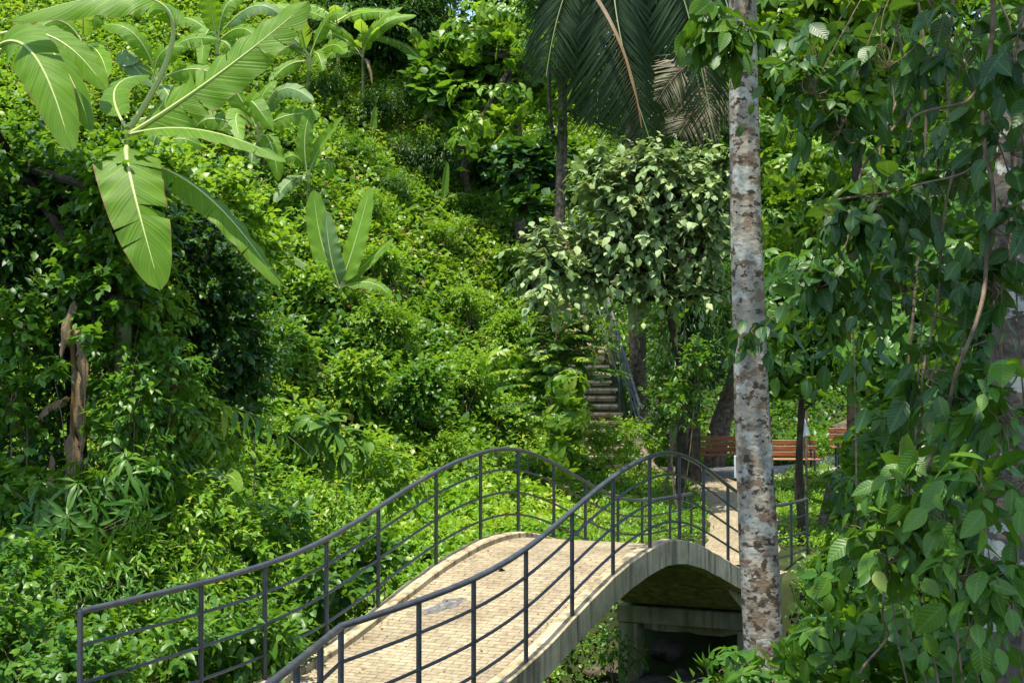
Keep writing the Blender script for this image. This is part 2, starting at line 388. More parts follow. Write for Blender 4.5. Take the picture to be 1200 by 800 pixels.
def spotted_bark(name, pale=(.33, .295, .23)):
    m, nt, out = M(name); L = nt.links.new
    tc = N(nt, 'TexCoord')
    mp = N(nt, 'Mapping'); mp.inputs['Scale'].default_value = (.9, .9, 1.35); L(tc.outputs['Object'], mp.inputs['Vector'])
    def nz(sc, d=6, o=0, r=.55):
        q = N(nt, 'Mapping'); q.inputs['Location'].default_value = (o, o*.7, o*1.3); L(mp.outputs[0], q.inputs['Vector'])
        n = N(nt, 'TexNoise'); n.inputs['Scale'].default_value = sc; n.inputs['Detail'].default_value = d; n.inputs['Roughness'].default_value = r; L(q.outputs[0], n.inputs['Vector']); return n.outputs[0]
    col = ramp(nt, [(.3, tuple(.62*c for c in pale)), (.7, tuple(1.25*c for c in pale))], nz(5)).outputs[0]
    col = mixc(nt, ramp(nt, [(.535, (0, 0, 0)), (.56, (1, 1, 1))], nz(5, 8, 11, .6)).outputs[0], col, (.185, .135, .09))
    col = mixc(nt, ramp(nt, [(.545, (0, 0, 0)), (.57, (1, 1, 1))], nz(10, 8, 23, .62)).outputs[0], col, (.055, .042, .03))
    col = mixc(nt, ramp(nt, [(.56, (0, 0, 0)), (.572, (1, 1, 1))], nz(3.4, 6, 37, .58)).outputs[0], col, (.37, .375, .32))
    col = mixc(nt, ramp(nt, [(.50, (0, 0, 0)), (.62, (.55, .55, .55))], nz(9, 9, 51, .7)).outputs[0], col, (.09, .07, .045))
    bs = N(nt, 'BsdfPrincipled'); bs.inputs['Roughness'].default_value = .85; bs.inputs['Specular IOR Level'].default_value = .25
    L(col, bs.inputs['Base Color'])
    b = N(nt, 'Bump'); b.inputs['Strength'].default_value = .6; b.inputs['Distance'].default_value = .02; L(nz(14, 8, 5), b.inputs['Height']); L(b.outputs[0], bs.inputs['Normal'])
    L(bs.outputs[0], out.inputs[0]); return m
SPOT = spotted_bark('lichen_spotted_bark')
SPOT2 = spotted_bark('grey_spotted_bark', (.10, .09, .07))

def wood_mat():
    m, nt, out = M('varnished_slats'); L = nt.links.new
    tc = N(nt, 'TexCoord'); mp = N(nt, 'Mapping'); mp.inputs['Scale'].default_value = (2, 30, 30); L(tc.outputs['Object'], mp.inputs['Vector'])
    n = N(nt, 'TexNoise'); n.inputs['Scale'].default_value = 1.5; n.inputs['Detail'].default_value = 6; L(mp.outputs[0], n.inputs['Vector'])
    r = ramp(nt, [(.3, (.11, .032, .010)), (.55, (.25, .075, .020)), (.75, (.34, .12, .035))], n.outputs[0])
    bs = N(nt, 'BsdfPrincipled'); bs.inputs['Roughness'].default_value = .5; L(r.outputs[0], bs.inputs['Base Color']); L(bs.outputs[0], out.inputs[0]); return m
WOOD = wood_mat()

# ------------------------------------------------------------------ leaf templates
def tpl(nseg, width, fold=.25, droop=.25, peak=.42, cup=0, wave=0, heart=0):
    """leaf along +x, side +y, normal +z; three columns"""
    u = np.linspace(0, 1, nseg+1)
    w = np.where(u < peak, np.sin(u/peak*PI/2)**.75, np.cos((u-peak)/(1-peak)*PI/2)**.85)
    w = np.maximum(w, .02)*width/2
    V = []; UV = []
    for i, uu in enumerate(u):
        z = -droop*uu*uu
        wv = wave*math.sin(uu*17)
        for sgn in (-1, 0, 1):
            V.append((uu-heart*abs(sgn)*(1-uu)**3*.3, sgn*w[i], z+abs(sgn)*w[i]*fold+sgn*wv*w[i])); UV.append((uu, .5+sgn*.5*w[i]/(width/2)*.98))
    Fq = []
    for i in range(nseg):
        for j in range(2):
            Fq.append((i*3+j, (i+1)*3+j, (i+1)*3+j+1, i*3+j+1))
    return np.array(V), np.array(Fq), np.array(UV)
def tpl_far(width, fold=.3, droop=.2):
    V = [(0, 0, 0), (.45, -width/2, fold*width/2-.05), (1, 0, -droop), (.45, width/2, fold*width/2-.05)]
    return np.array(V), np.array([(0, 1, 2), (0, 2, 3)]), np.array([(0, .5), (.45, 0), (1, .5), (.45, 1)])
T = dict(ov=tpl(2, .52), ov3=tpl(3, .5), lance=tpl(3, .2, .3, .35, .35), heart=tpl(3, .85, .2, .25, .3, heart=1), round=tpl(3, .95, .12, .15, .45),
         big=tpl(8, .58, .16, .28, .42, wave=.02), bigl=tpl(8, .44, .2, .35, .42, wave=.02), far=tpl_far(.55), farl=tpl_far(.24), leaflet=tpl(2, .15, .3, .3, .35), strip=tpl(3, .042, .3, .55, .3))

def unit(v): return v/(np.linalg.norm(v, axis=-1, keepdims=True)+1e-9)
def leaves(name, P, D, Nn, S, t, mat, parent=None, tint=None):
    V0, F0, U0 = T[t]
    P = np.asarray(P, float); D = unit(np.asarray(D, float)); Nn = np.asarray(Nn, float)
    Nn = unit(Nn-D*(Nn*D).sum(-1, keepdims=True)); Sd = np.cross(Nn, D)
    n, m = len(P), len(V0)
    S = np.broadcast_to(S, (n,))[:, None, None]
    V = P[:, None]+S*(V0[None, :, :1]*D[:, None]+V0[None, :, 1:2]*Sd[:, None]+V0[None, :, 2:]*Nn[:, None])
    Fa = (F0[None]+(np.arange(n)*m)[:, None, None]).reshape(-1, F0.shape[1])
    if tint is None: tint = RNG.random(n)
    return raw(name, V.reshape(-1, 3), [Fa], mat, parent, uv=np.tile(U0, (n, 1)), tint=np.repeat(tint, m))
def rdir(n): return unit(RNG.normal(size=(n, 3)))
def join(parts): return tuple(np.concatenate(x) for x in zip(*parts))

def clump(C, out, m, L, spread=.9, droop=.25, up=.55, jit=.35, whorl=False):
    """m leaves around every clump centre C that faces `out`; returns P, D, N, S, tint"""
    n = len(C)
    Cc = np.repeat(C, m, 0); O = np.repeat(unit(out), m, 0)
    if whorl:
        a = np.cross(O, rdir(1)[0]+O*.01); a = unit(a); b = np.cross(O, a)
        th = np.tile(np.arange(m)*2.399963, n)+np.repeat(RNG.random(n)*6.28, m)+RNG.normal(0, .15, n*m)
        R = np.cos(th)[:, None]*a+np.sin(th)[:, None]*b
        D = unit(R+O*RNG.uniform(-.1, .5, n*m)[:, None]+np.array([0, 0, -droop]))
        Nn = O+R*.25+rdir(n*m)*.15
        P = Cc+D*L*.08
    else:
        D = unit(O*.7+rdir(n*m)*spread+np.array([0, 0, -droop]))
        Nn = O*.5+np.array([0, 0, up])+rdir(n*m)*jit
        P = Cc+rdir(n*m)*RNG.random(n*m)[:, None]*L*1.5
    S = L*RNG.uniform(.45, 1.3, n*m)
    tint = np.clip(np.repeat(RNG.beta(2, 2, n), m)*.6+RNG.random(n*m)*.4, 0, 1)
    return P, D, Nn, S, tint
def sprigs(C, out, m, L, slen, droop=.25, up=.5):
    """m leaves set alternately along a bending shoot that starts at every C and heads `out`"""
    n = len(C)
    O = unit(unit(out)+rdir(n)*.55+np.array([0, 0, up*.55]))
    sl = slen*RNG.uniform(.45, 1.35, n)
    a = unit(np.cross(O, rdir(n))); b_ = np.cross(O, a)
    P = []; D = []; Nn = []; S = []
    for j in range(m):
        u = (j+.6)/m
        th = j*2.6+RNG.random(n)*.8
        side = np.cos(th)[:, None]*a+np.sin(th)[:, None]*b_
        p = C+O*(sl*u)[:, None]; p[:, 2] -= droop*sl*u*u*.9
        T_ = O+np.array([0, 0, -1.])*(droop*1.4*u)
        P.append(p); D.append(unit(side*.9+T_*(.45+.8*u)+rdir(n)*.3+np.array([0, 0, -droop*.6])))
        Nn.append(np.array([0, 0, up+.25])+T_*.25+rdir(n)*.4+side*.1)
        S.append(L*RNG.uniform(.45, 1.3, n)*(1.1-.45*u))
    tn = RNG.beta(2, 2, n)
    ti = np.concatenate([np.clip(tn*.6+RNG.random(n)*.3+.22*(j/m), 0, 1) for j in range(m)])
    return np.concatenate(P), np.concatenate(D), np.concatenate(Nn), np.concatenate(S), ti
def ellipsoid(c, r, n, shell=.55, lump=.35, seed=0):
    u = rdir(n)
    l = 1+lump*(vnoise(u[:, 0]*2.5+seed*3.1, u[:, 1]*2.5+u[:, 2]*2.1, seed)-.5)*2
    rad = (shell+(1-shell)*RNG.random(n)**.6)*l
    P = np.array(c)+u*np.array(r)*rad[:, None]
    return P, unit(u/np.array(r)), l

def curve(a, b, sag=0, n=8, bow=None):
    a = np.array(a, float); b = np.array(b, float)
    u = np.linspace(0, 1, n)[:, None]
    P = a+(b-a)*u
    P[:, 2] -= sag*4*(u[:, 0]*(1-u[:, 0]))
    if bow is not None: P = P+np.array(bow)*(4*u*(1-u))
    return P

SEED = [0]
def veg(name, label, cat, lobes, leaf='ov', L=.14, dens=14, per=9, mat='mid', root=None, tr=.04, bark=None, group=None,
        droop=.25, spread=.9, up=.55, whorl=False, shell=.5, part='foliage', stem='stem', twigs=18, base_z=None, lump=.35, jit=.35, px=True, trunk_path=None, sprig=None):
    """a plant: stem with limbs and a mass of leaves spread through lobes given as (px, py, D, rx, ry, rz)"""
    SEED[0] += 1
    LB = []
    for l in lobes:
        c = at(l[0], l[1], l[2]) if px and len(l) < 7 else np.array(l[:3], float)
        LB.append((c, np.array(l[3:6], float)))
    if root is None:
        c = LB[0][0]; root = (c[0], c[1])
    rz = gz(*root) if base_z is None else base_z
    R = np.array([root[0], root[1], rz-.05])
    e = empty(name, (root[0], root[1], rz), label, cat, group)
    w = MB(); parts = []
    if trunk_path is not None:
        tp = np.vstack([[R], np.array(trunk_path)]); w.tube(dens_path(tp), np.linspace(tr*1.15, tr*.6, len(dens_path(tp))), 8, wob=.12)
        top = tp[-1]
    for i, (c, r) in enumerate(LB):
        s0 = top if trunk_path is not None else R
        cc = c-np.array([0, 0, r[2]*.25])
        w.tube(curve(s0, cc, n=7, bow=rdir(1)[0]*np.linalg.norm(cc-s0)*.06), np.linspace(tr*(.55 if trunk_path is not None else 1), tr*.3, 7), 6)
        area = 4*PI*((r[0]*r[1])**1.6+(r[0]*r[2])**1.6+(r[1]*r[2])**1.6)**(1/1.6)/3**(1/1.6)
        n = max(12, int(dens*area))
        C, O, lump_ = ellipsoid(c, r, n, shell, lump, SEED[0]*7+i)
        zg = ground(C[:, 0], C[:, 1])
        keep = C[:, 2] > zg+.03
        C, O = C[keep], O[keep]
        if whorl or sprig == 0: parts.append(clump(C, O, per, L, spread, droop, up, jit, whorl))
        else:
            sl_ = sprig or min(L*3.2, .55*float(r.mean())+.1)
            Ci = c+(C-c)*(1-.4*sl_/max(.15, float(r.mean())))
            parts.append(sprigs(Ci, O, per, L, sl_, droop, up))
        for j in range(min(twigs, len(C))):
            q = C[RNG.integers(len(C))]
            w.tube(curve(cc, q, n=5, bow=rdir(1)[0]*.06), np.linspace(tr*.28, tr*.1+.002, 5), 5)
    w.build(stem, bark or TWIG, e)
    P, D, Nn, S, ti = join(parts)
    leaves(part, P, D, Nn, S, leaf, MT[mat], e, ti)
    return e
def dens_path(P, n=16):
    P = np.asarray(P, float); t = np.linspace(0, 1, len(P)); q = np.linspace(0, 1, n)
    X = np.stack([np.interp(q, t, P[:, i]) for i in range(3)], -1)
    for _ in range(2):
        X[1:-1] = (X[:-2]+2*X[1:-1]+X[2:])/4
    return X

def hit(px, py, d0=8.0, d1=70.0):
    """distance at which the line of sight through a photo pixel meets the ground"""
    Ds = np.linspace(d0, d1, 1200)
    a = at(px, py, 1.0)-np.array([0, 0, CZ])
    z = CZ+a[2]*Ds; g = ground(a[0]*Ds, Ds)
    k = np.argmax(z < g)
    return float(Ds[k]) if (z < g).any() else d1

# ------------------------------------------------------------------ terrain, path, stream
def axis(a, b, fine, lo, hi, coarse):
    return np.unique(np.concatenate([np.arange(lo, a, coarse), np.arange(a, b, fine), np.arange(b, hi+1, coarse)]))
STX = lambda y: 2.16-.12*(np.asarray(y, float)-33.3)     # centre line of the stairway
_g0 = ground
def ground(x, y):
    z = _g0(x, y)
    x = np.asarray(x, float); y = np.asarray(y, float)
    w = ss(1.25, .75, np.abs(x-STX(y)))*ss(31.6, 32.0, y)*ss(42.5, 41, y)
    return z*(1-w)+w*(.78+.70*(y-32))
xs = axis(-24, 16, .33, -140, 140, 6); ys = axis(0, 50, .33, -30, 190, 6)
X, Y = np.meshgrid(xs, ys, indexing='ij')
tb = MB().grid(np.stack([X, Y, ground(X, Y)], -1), flip=False)
terr = tag(tb.build('terrain', SOIL), 'jungle hillside and stream gully of dark soil', 'hillside', kind='structure')

def strip(pts, w, lift, n=60, jag=.12):
    P = dens_path(np.array([(a, b, 0) for a, b in pts]), n); Tn = np.gradient(P, axis=0); Tn = unit(Tn); Sd = np.stack([Tn[:, 1], -Tn[:, 0], 0*Tn[:, 0]], -1)
    G = []
    for i in range(n):
        ww = w*(1+jag*(vnoise(i*.6, w, 9)-.5)*2)
        G.append([P[i]+Sd[i]*ww*u for u in np.linspace(-.5, .5, 9)])
    G = np.array(G); G[..., 2] = ground(G[..., 0], G[..., 1])+lift
    G[:, 0, 2] -= .05; G[:, -1, 2] -= .05
    uv = np.stack(np.meshgrid(np.arange(n)*.2, np.linspace(0, w, 9), indexing='ij'), -1)[..., ::-1]
    return MB().grid(G, uv, flip=False)
PAVE = BRICK
tag(strip(PATH, 1.25, .055).build('path', PAVE), 'tan paved path leading from the far end of the bridge to the benches', 'path', kind='structure')
npt = [tuple(bp(k, 0, 0)[:2]) for k in (-.4, -1.5)]+[(-2.5, 7.6), (-2.2, 5), (-1.2, 2), (-.8, -1)]
tag(strip(npt, 1.7, .05).build('path', PAVE), 'tan paved path running up to the near end of the bridge', 'path', kind='structure')
gp = [(3.6, 33.4), (5.0, 32.6), (6.6, 32.3), (8.4, 32.2), (10.5, 32.6)]
tag(strip(gp, 2.0, .05).build('path', GRAVEL), 'pale gravel strip under the wooden benches', 'gravel path', kind='structure')

# ------------------------------------------------------------------ footbridge
br = empty('footbridge', bp(6.5, 0, 0), 'small arched concrete footbridge with tan brick deck and dark steel railings', 'footbridge')
KA, KB = -.7, 12.75
ks = np.linspace(KA, KB, 110)
arc = np.concatenate([[0], np.cumsum(np.hypot(np.diff(ks)*BD, np.diff(hdeck(ks))))])
def sweep(tA, tB, zt, zb, k=ks):
    return np.array([[bp(q, tA, hdeck(q)+zt), bp(q, tB, hdeck(q)+zt), bp(q, tB, hdeck(q)+zb), bp(q, tA, hdeck(q)+zb)] for q in k])
tt = np.linspace(-.888, .888, 12)
dk = MB().grid(np.array([[bp(q, t, hdeck(q)-.065) for t in tt] for q in ks]), np.array([[(t, a) for t in tt] for a in arc]), flip=True)
dk.build('deck_paving', BRICK, br)
sl_ = sweep(-.90, .90, -.075, -.25)
hz = .27*(ss(8.7, 10.1, ks)+ss(4.3, 2.9, ks))
sl_[:, 2, 2] -= hz; sl_[:, 3, 2] -= hz
MB().loops(sl_).build('arch_slab', MOSSC, br)
for sg in (-1, 1):
    b = MB()
    a, c = (.89, 1.065) if sg > 0 else (-1.065, -.89)
    prof = [(a, -.28), (a, -.008), (a+.012, 0), (c-.012, 0), (c, -.012), (c, -.28)]
    Ls = np.array([[bp(q, t, hdeck(q)+z+.018*(vnoise(q*7, t*6, 2)-.5)) for t, z in prof] for q in ks])
    b.loops(Ls, caps=False)
    n = len(prof)
    b.f4.append(np.array([(0, 1, 2, 5), (2, 3, 4, 5)])); e0 = (len(ks)-1)*n
    b.f4.append(np.array([(5, 2, 1, 0), (5, 4, 3, 2)])+e0)
    b.build('kerb', CONC, br)
axk = (SA, CA, 0)
def kbox(b, k0, k1, t0, t1, z0, z1, bev=.015):
    b.box(bp((k0+k1)/2, (t0+t1)/2, (z0+z1)/2), ((k1-k0)*BD, abs(t1-t0), z1-z0), axk, bev=bev); return b
kbox(MB(), 10.05, 10.40, -1.05, 1.05, -.62, -.37).build('cap_beam', MOSSC, br)
for t in (-.89, .89):
    kbox(MB(), 10.08, 10.37, t-.15, t+.15, -2.1, -.622).build('column', MOSSC, br)
b = kbox(MB(), 10.75, 12.74, -1.04, 1.04, -1.9, -.30); b.build('abutment', CONC, br)
b = kbox(MB(), -.69, 2.55, -1.04, 1.04, -1.8, -.0); b.build('abutment', CONC, br)
# spilled grey patch on the bricks
pk, ptt = 4.15, -.40
m = []
for i in range(26):
    th = i/26*2*PI; r = .125*(1+.30*(vnoise(abs(i-13)*.8, 3, 4)-.5)*2)
    tail = .16*max(0, math.cos(th-3.6))**6
    m.append((pk+math.cos(th)*(r*.95+tail)+.35*math.sin(th)*r, ptt+math.sin(th)*(r*1.0+tail)))
V = [bp(pk, ptt, hdeck(pk)-.062)]+[bp(k, t, hdeck(k)-.062) for k, t in m]
MB().add(V, (), [(0, 1+i, 1+(i+1) % 26) for i in range(26)]).build('repair_patch', simple('grey_cement_smear', (.10, .10, .105), .8, noise=[(.35, (.05, .052, .058)), (.55, (.11, .108, .105)), (.7, (.24, .205, .14))], scale=14), br)

nl = 1500
q = RNG.uniform(-4.4, 4.3, nl); tq = RNG.uniform(-2.6, 2.6, nl); X0 = BX+SA*q+CA*tq; Y0 = BY+CA*q-SA*tq
o = leaves('leaf_litter', np.stack([X0, Y0, ground(X0, Y0)+.02+.05*RNG.random(nl)], -1), rdir(nl)*np.array([1, 1, .25]), np.array([0, 0, 1])+rdir(nl)*.5, RNG.uniform(.07, .22, nl), 'ov3', MT['dry'])
tag(o, 'brown leaf litter and debris in the stream bed under the bridge', 'leaf litter', kind='stuff')
nl = 420
kq = RNG.uniform(.3, 12.5, nl); sg_ = np.where(RNG.random(nl) < .5, -1, 1); tq = sg_*(.87-.55*RNG.random(nl)**3.2)
o = leaves('leaf_litter', np.array([bp(k_, t_, hdeck(k_)-.052) for k_, t_ in zip(kq, tq)]), rdir(nl)*np.array([1, 1, .1]), np.array([0, 0, 1])+rdir(nl)*.35, RNG.uniform(.012, .045, nl), 'ov3', MT['dry'])
tag(o, 'small dry leaf bits gathered along the kerbs of the bridge deck', 'leaf litter', kind='stuff')
q_ = bp(5.0, -.32, hdeck(5.0)-.05)
tag(leaves('fallen_leaf', [q_, q_+np.array([.03, .02, .01])], [(1, .3, .1), (.2, 1, .2)], [(0, .2, 1), (.3, 0, 1)], .11, 'ov3', leaf_mat('black_leaf', [(0, (.02, .016, .012)), (1, (.04, .03, .02))], (.02, .02, .01), .05)), 'curled dark dead leaf lying on the bricks of the bridge', 'dead leaf')
KR = dict(zip(range(1, 14), [1.2, 2.04, 2.98, 3.95, 4.95, 5.99, 6.95, 7.82, 8.80, 9.95, 11.03, 11.97, 12.95]))
KL = dict(zip(range(1, 14), [1.24, 2.05, 2.95, 3.82, 4.94, 5.93, 6.88, 7.89, 8.89, 10.05, 11.0, 12.22, 13.25]))
RO = (1.0, .755, .48, .21)
for sg, KK, kend, k0 in ((1, KR, 12.95, .2), (-1, KL, 13.25, -.03)):
    t = sg*BW/2
    kk = np.linspace(k0, kend, 90)
    ext = []
    if sg > 0:
        c = bp(k0, t, hdeck(k0))
        ext = [c+np.array([-.10*u, -1.0*u, 0])*1.0 for u in (3.0, 2.4, 1.8, 1.2, .6, .25, .08)]
    def line(dz):
        P = [p+np.array([0, 0, dz]) for p in ext]+[bp(q, t, hdeck(q)+dz) for q in kk]
        return np.array(P)
    rl = MB().tube(line(RO[0]), .026, 12).build('railing', STEEL, br)
    for dz in RO[1:]:
        MB().tube(line(dz), .0145, 8).build('rail', STEEL, rl)
    posts = [bp(q, t, 0) for q in ([k0]+[KK[i] for i in range(1, 14)])]
    zz = [hdeck(q) for q in ([k0]+[KK[i] for i in range(1, 14)])]
    if sg > 0:
        for p in (ext[4], ext[3], ext[1]): posts.append(p.copy()); zz.append(p[2])
    for p, z in zip(posts, zz):
        lo = gz(p[0], p[1]) if (z < .3 and False) else z-.02
        MB().tube([(p[0], p[1], lo), (p[0], p[1], z+.5), (p[0], p[1], z+RO[0]+.004)], .0215, 10).build('post', STEEL, rl)
# rubble and boulders in the stream below the arch
rocks = [(762, 790, 20.6, .34), (800, 789, 20.4, .40), (835, 794, 20.2, .30), (783, 770, 21.0, .22), (738, 776, 21.0, .28), (858, 776, 20.0, .26), (715, 796, 20.2, .2), (700, 770, 21.2, .18), (770, 762, 19.2, .2), (815, 775, 18.6, .24), (742, 792, 18.8, .26), (790, 800, 18.0, .3), (848, 798, 18.4, .22)]
adj = ['brown boulder at the front of the dark hole under the bridge', 'largest brown boulder in the stream bed under the arch', 'boulder beside the spotted trunk under the bridge', 'small stone behind the boulders under the arch',
       'stone at the foot of the left bridge column', 'low stone in the shade right under the far abutment', 'small round stone left of the boulders under the bridge', 'mossy pebble sized stone in the gap left of the bridge column',
       'small stone midway under the arch', 'stone under the arch toward the spotted trunk', 'stone under the arch nearest its left foot', 'broad stone at the bottom edge under the arch', 'stone at the bottom edge right under the spotted trunk side of the arch']
for (px, py, D, r), lb in zip(rocks, adj):
    p = at(px, py, D); u = rdir(1)
    th, ph = np.meshgrid(np.linspace(0, PI, 12), np.linspace(0, 2*PI, 19)[:-1], indexing='ij')
    Vd = np.stack([np.sin(th)*np.cos(ph), np.sin(th)*np.sin(ph), np.cos(th)], -1)
    ns = 1+.45*(vnoise(Vd[..., 0]*1.7+px, Vd[..., 1]*1.7+Vd[..., 2]*1.3, 3)-.5)+.2*(vnoise(Vd[..., 0]*4+px, Vd[..., 2]*4+Vd[..., 1]*2, 6)-.5)
    z = gz(p[0], p[1])-.03
    Vv = np.array([p[0], p[1], z+r*.25])+Vd*ns[..., None]*np.array([r*1.2, r, r*.75])
    o = MB().loops(Vv, caps=False).build('boulder', ROCK)
    tag(o, lb, 'boulder', 'boulders in the stream bed')

# ------------------------------------------------------------------ stairway with handrail
sw = empty('stairway', (2.1, 32, gz(2.1, 31.5)), 'narrow flight of weathered stone steps climbing the hillside', 'stairs')
for i in range(32):
    y = 32.0+.27*i; z = .84+.19*i; w = 1.0+.10*math.sin(i*2.3)
    b = MB().box((float(STX(y))+.02*math.sin(i*5.1), y+.17, z+.045), (w, .34, .07), bev=.012)
    b.box((float(STX(y)), y+.19, z-.07), (w-.05, .28, .155), bev=.008)
    b.build('step', STEPM, sw)
hr = empty('handrail', (2.9, 32, gz(2.9, 32)), 'blue grey steel handrail beside the hillside stone steps', 'handrail')
hp = lambda y: np.array([2.98-.13*(y-33.0), y, .9+.70*(y-32)+.55])
base = [np.array([3.72, 31.9, 1.84]), np.array([3.35, 32.4, 2.02])]+[hp(y)+np.array([0, 0, .0]) for y in np.linspace(33.0, 41, 10)]
base = np.array(base); base[2:, 2] += np.linspace(.12, .30, 10)
MB().tube(base, .042, 8).build('top_rail', STAIRSTEEL, hr)
for dz in (-.28, -.55):
    MB().tube(base+np.array([0, 0, dz]), .024, 6).build('rail', STAIRSTEEL, hr)
for i, p in enumerate(base):
    if i == 1: continue
    MB().tube([(p[0], p[1], gz(p[0], p[1])-.1), (p[0], p[1], p[2])], .024, 6).build('post', STAIRSTEEL, hr)
h2 = empty('handrail', (1.9, 33, gz(1.9, 33)), 'thin grey rail on the leaf side of the stone steps, half hidden', 'handrail')
b2 = base[3:]+np.array([-.28, 0, -.12])
MB().tube(b2, .022, 6).build('top_rail', STAIRSTEEL, h2)
for p in b2[::2]: MB().tube([(p[0], p[1], gz(p[0], p[1])-.1), (p[0], p[1], p[2])], .02, 6).build('post', STAIRSTEEL, h2)

# ------------------------------------------------------------------ benches
def bench(px, D, rz, label, wd=1.5):
    x = (px-600)/F*D; z = gz(x, D)+.05
    e = empty('park_bench', (x, D, z), label, 'bench', 'wooden benches by the path')
    R = lambda v: (x+v[0]*math.cos(rz)-v[1]*math.sin(rz), D+v[0]*math.sin(rz)+v[1]*math.cos(rz), z+v[2])
    ax = (math.cos(rz), math.sin(rz), 0)
    for j in range(4):
        MB().box(R((0, -.22+.13*j, .45)), (wd, .105, .03), ax, bev=.006).build('seat_slat', WOOD, e)
    for j in range(3):
        MB().box(R((0, .24+.035*j, .55+.125*j)), (wd, .028, .105), ax, bev=.006).build('back_slat', WOOD, e)
    for s in (-1, 1):
        xx = s*(wd/2-.14)
        f = MB()
        f.tube([R((xx, -.24, 0)), R((xx, -.24, .43))], .024, 8); f.tube([R((xx, .20, 0)), R((xx, .20, .43)), R((xx, .335, .86))], .024, 8)
        f.tube([R((xx, -.26, .42)), R((xx, .24, .42))], .02, 8)
        f.tube([R((xx, -.24, .40)), R((xx, -.25, .64)), R((xx, .26, .66))], .02, 8)
        f.build('leg_frame', BLACKM, e)
    return e
bench(845, 31.9, .02, 'orange brown slatted bench whose left end shows left of the spotted trunk')
bench(919, 31.0, -.03, 'orange brown slatted bench behind the thin stake and mossy trunk')
bench(1014, 30.4, -.10, 'orange brown slatted bench mostly hidden by the big leaves on the right')

# ------------------------------------------------------------------ the spotted trunk in front of the bridge
def tp(l): return np.array([at(*q) for q in l])
D0 = 13.6
e = empty('tall_tree', (2.46, D0, gz(2.46, D0)), 'tall slim tree with lichen spotted pale bark in front of the bridge', 'tree')
pth = np.vstack([[2.50, D0, gz(2.5, D0)-.2], tp([(895, 760, D0), (888, 620, D0), (880, 450, D0), (874, 260, D0), (871, 60, D0), (869, -160, D0)]), [[2.25, D0, 9.4], [2.3, D0+.2, 11]]])
pp = dens_path(pth, 60)
rad = np.interp(pp[:, 2], [-1, .3, 1.6, 3.2, 6.6, 11], [.215, .192, .186, .160, .133, .09])
MB().tube(pp, rad, 28, wob=.035).build('trunk', SPOT, e)
br_ = MB(); LV = []
for a, b_, n in (((878, 392, D0-.12), (905, 378, D0-.7), 0), ((2.28, D0, 8.9), (1.2, D0-1.2, 6.75), 0)):
    pass
crown = []
for i in range(16):
    az = i*2.4; h = 8.6+.16*i
    c = np.array([2.27+math.cos(az)*(1.0+.6*RNG.random()), D0+math.sin(az)*(1.0+.6*RNG.random()), h+RNG.random()*.9])
    br_.tube(curve((2.27, D0, h-.4), c, n=6), np.linspace(.035, .01, 6), 5)
    C, O, _ = ellipsoid(c, (.55, .55, .4), 16, .3); crown.append(clump(C, O, 7, .24, droop=.6))
br_.build('branches', BARK, e)
P, D, Nn, S, ti = join(crown); leaves('crown', P, D, Nn, S, 'big', MT['bigmid'], e, ti)

# ------------------------------------------------------------------ ground cover
def cover(name, label, n, xr, yr, L, t, mat, hum=.5, per=8, mask=None, hs=.55, clr=.0, sprig=0):
    x = RNG.uniform(*xr, n); y = RNG.uniform(*yr, n)
    # keep what can be seen from about the camera
    s, tq = st(x, y)
    ok = ~((np.abs(tq) < 1.35) & (s > -8.5) & (s < 7.2))
    pd = np.min([np.hypot(x-a, y-b) for a, b in dens_path(np.array([(a, b, 0) for a, b in PATH]), 40)[:, :2]], axis=0); ok &= pd > .68
    pd = np.min([np.hypot(x-a, y-b) for a, b in dens_path(np.array([(a, b, 0) for a, b in gp]), 40)[:, :2]], axis=0); ok &= pd > .95
    ok &= ~((np.abs(x-STX(y)) < .78+.35*vnoise(y*1.3, x*0, 8)) & (y > 32.2) & (y < 41))
    ok &= np.abs(x) < y*.40+1.5
    if mask is not None: ok &= mask(x, y, s, tq)
    x, y = x[ok], y[ok]
    hn = vnoise(x/hs, y/hs, 11)*.6+vnoise(x/hs*2.3, y/hs*2.3, 12)*.4
    big = vnoise(x*.45, y*.45, 21)
    e1 = .12
    gx = (vnoise((x+e1)/hs, y/hs, 11)-vnoise((x-e1)/hs, y/hs, 11))/(2*e1)*hum; gy = (vnoise(x/hs, (y+e1)/hs, 11)-vnoise(x/hs, (y-e1)/hs, 11))/(2*e1)*hum
    hum = hum*(1-.6*ss(-4.5, -2.5, x)*ss(32.5, 35, y))
    z = ground(x, y)+hum*(hn**1.3)*(.4+.9*big)+RNG.random(len(x))*.06
    sl = (ground(x, y+.3)-ground(x, y-.3))/.6
    C = np.stack([x, y, z], -1); O = unit(np.stack([-gx, -gy-sl, np.ones_like(x)], -1))
    if sprig:
        P, D, Nn, S, ti = sprigs(C, O, per, L, sprig, droop=.35, up=.6); bt = np.tile(vnoise(x*.8, y*.8, 31), per)
    else:
        P, D, Nn, S, ti = clump(C, O, per, L, spread=1.1, droop=.1, up=.7, jit=.45); bt = np.repeat(vnoise(x*.8, y*.8, 31), per)
        P = P+rdir(len(P))*np.array([.16, .16, .05])*(L/.13)
    ti = np.clip(ti*.8+.75*(bt-.42), 0, 1)
    o = leaves(name, P, D, Nn, S, t, MT[mat], None, ti)
    return tag(o, label, 'ground cover', kind='stuff')
hillm = lambda x, y, s, t: (y > np.interp(x, HX, HS)-1.5)
cover('hillside_creepers', 'bright green creepers covering the sunlit hillside', 30000, (-20, 3.2), (21, 52), .15, 'heart', 'bright', .65, 8, lambda x, y, s, t: hillm(x, y, s, t) & (y > 21))
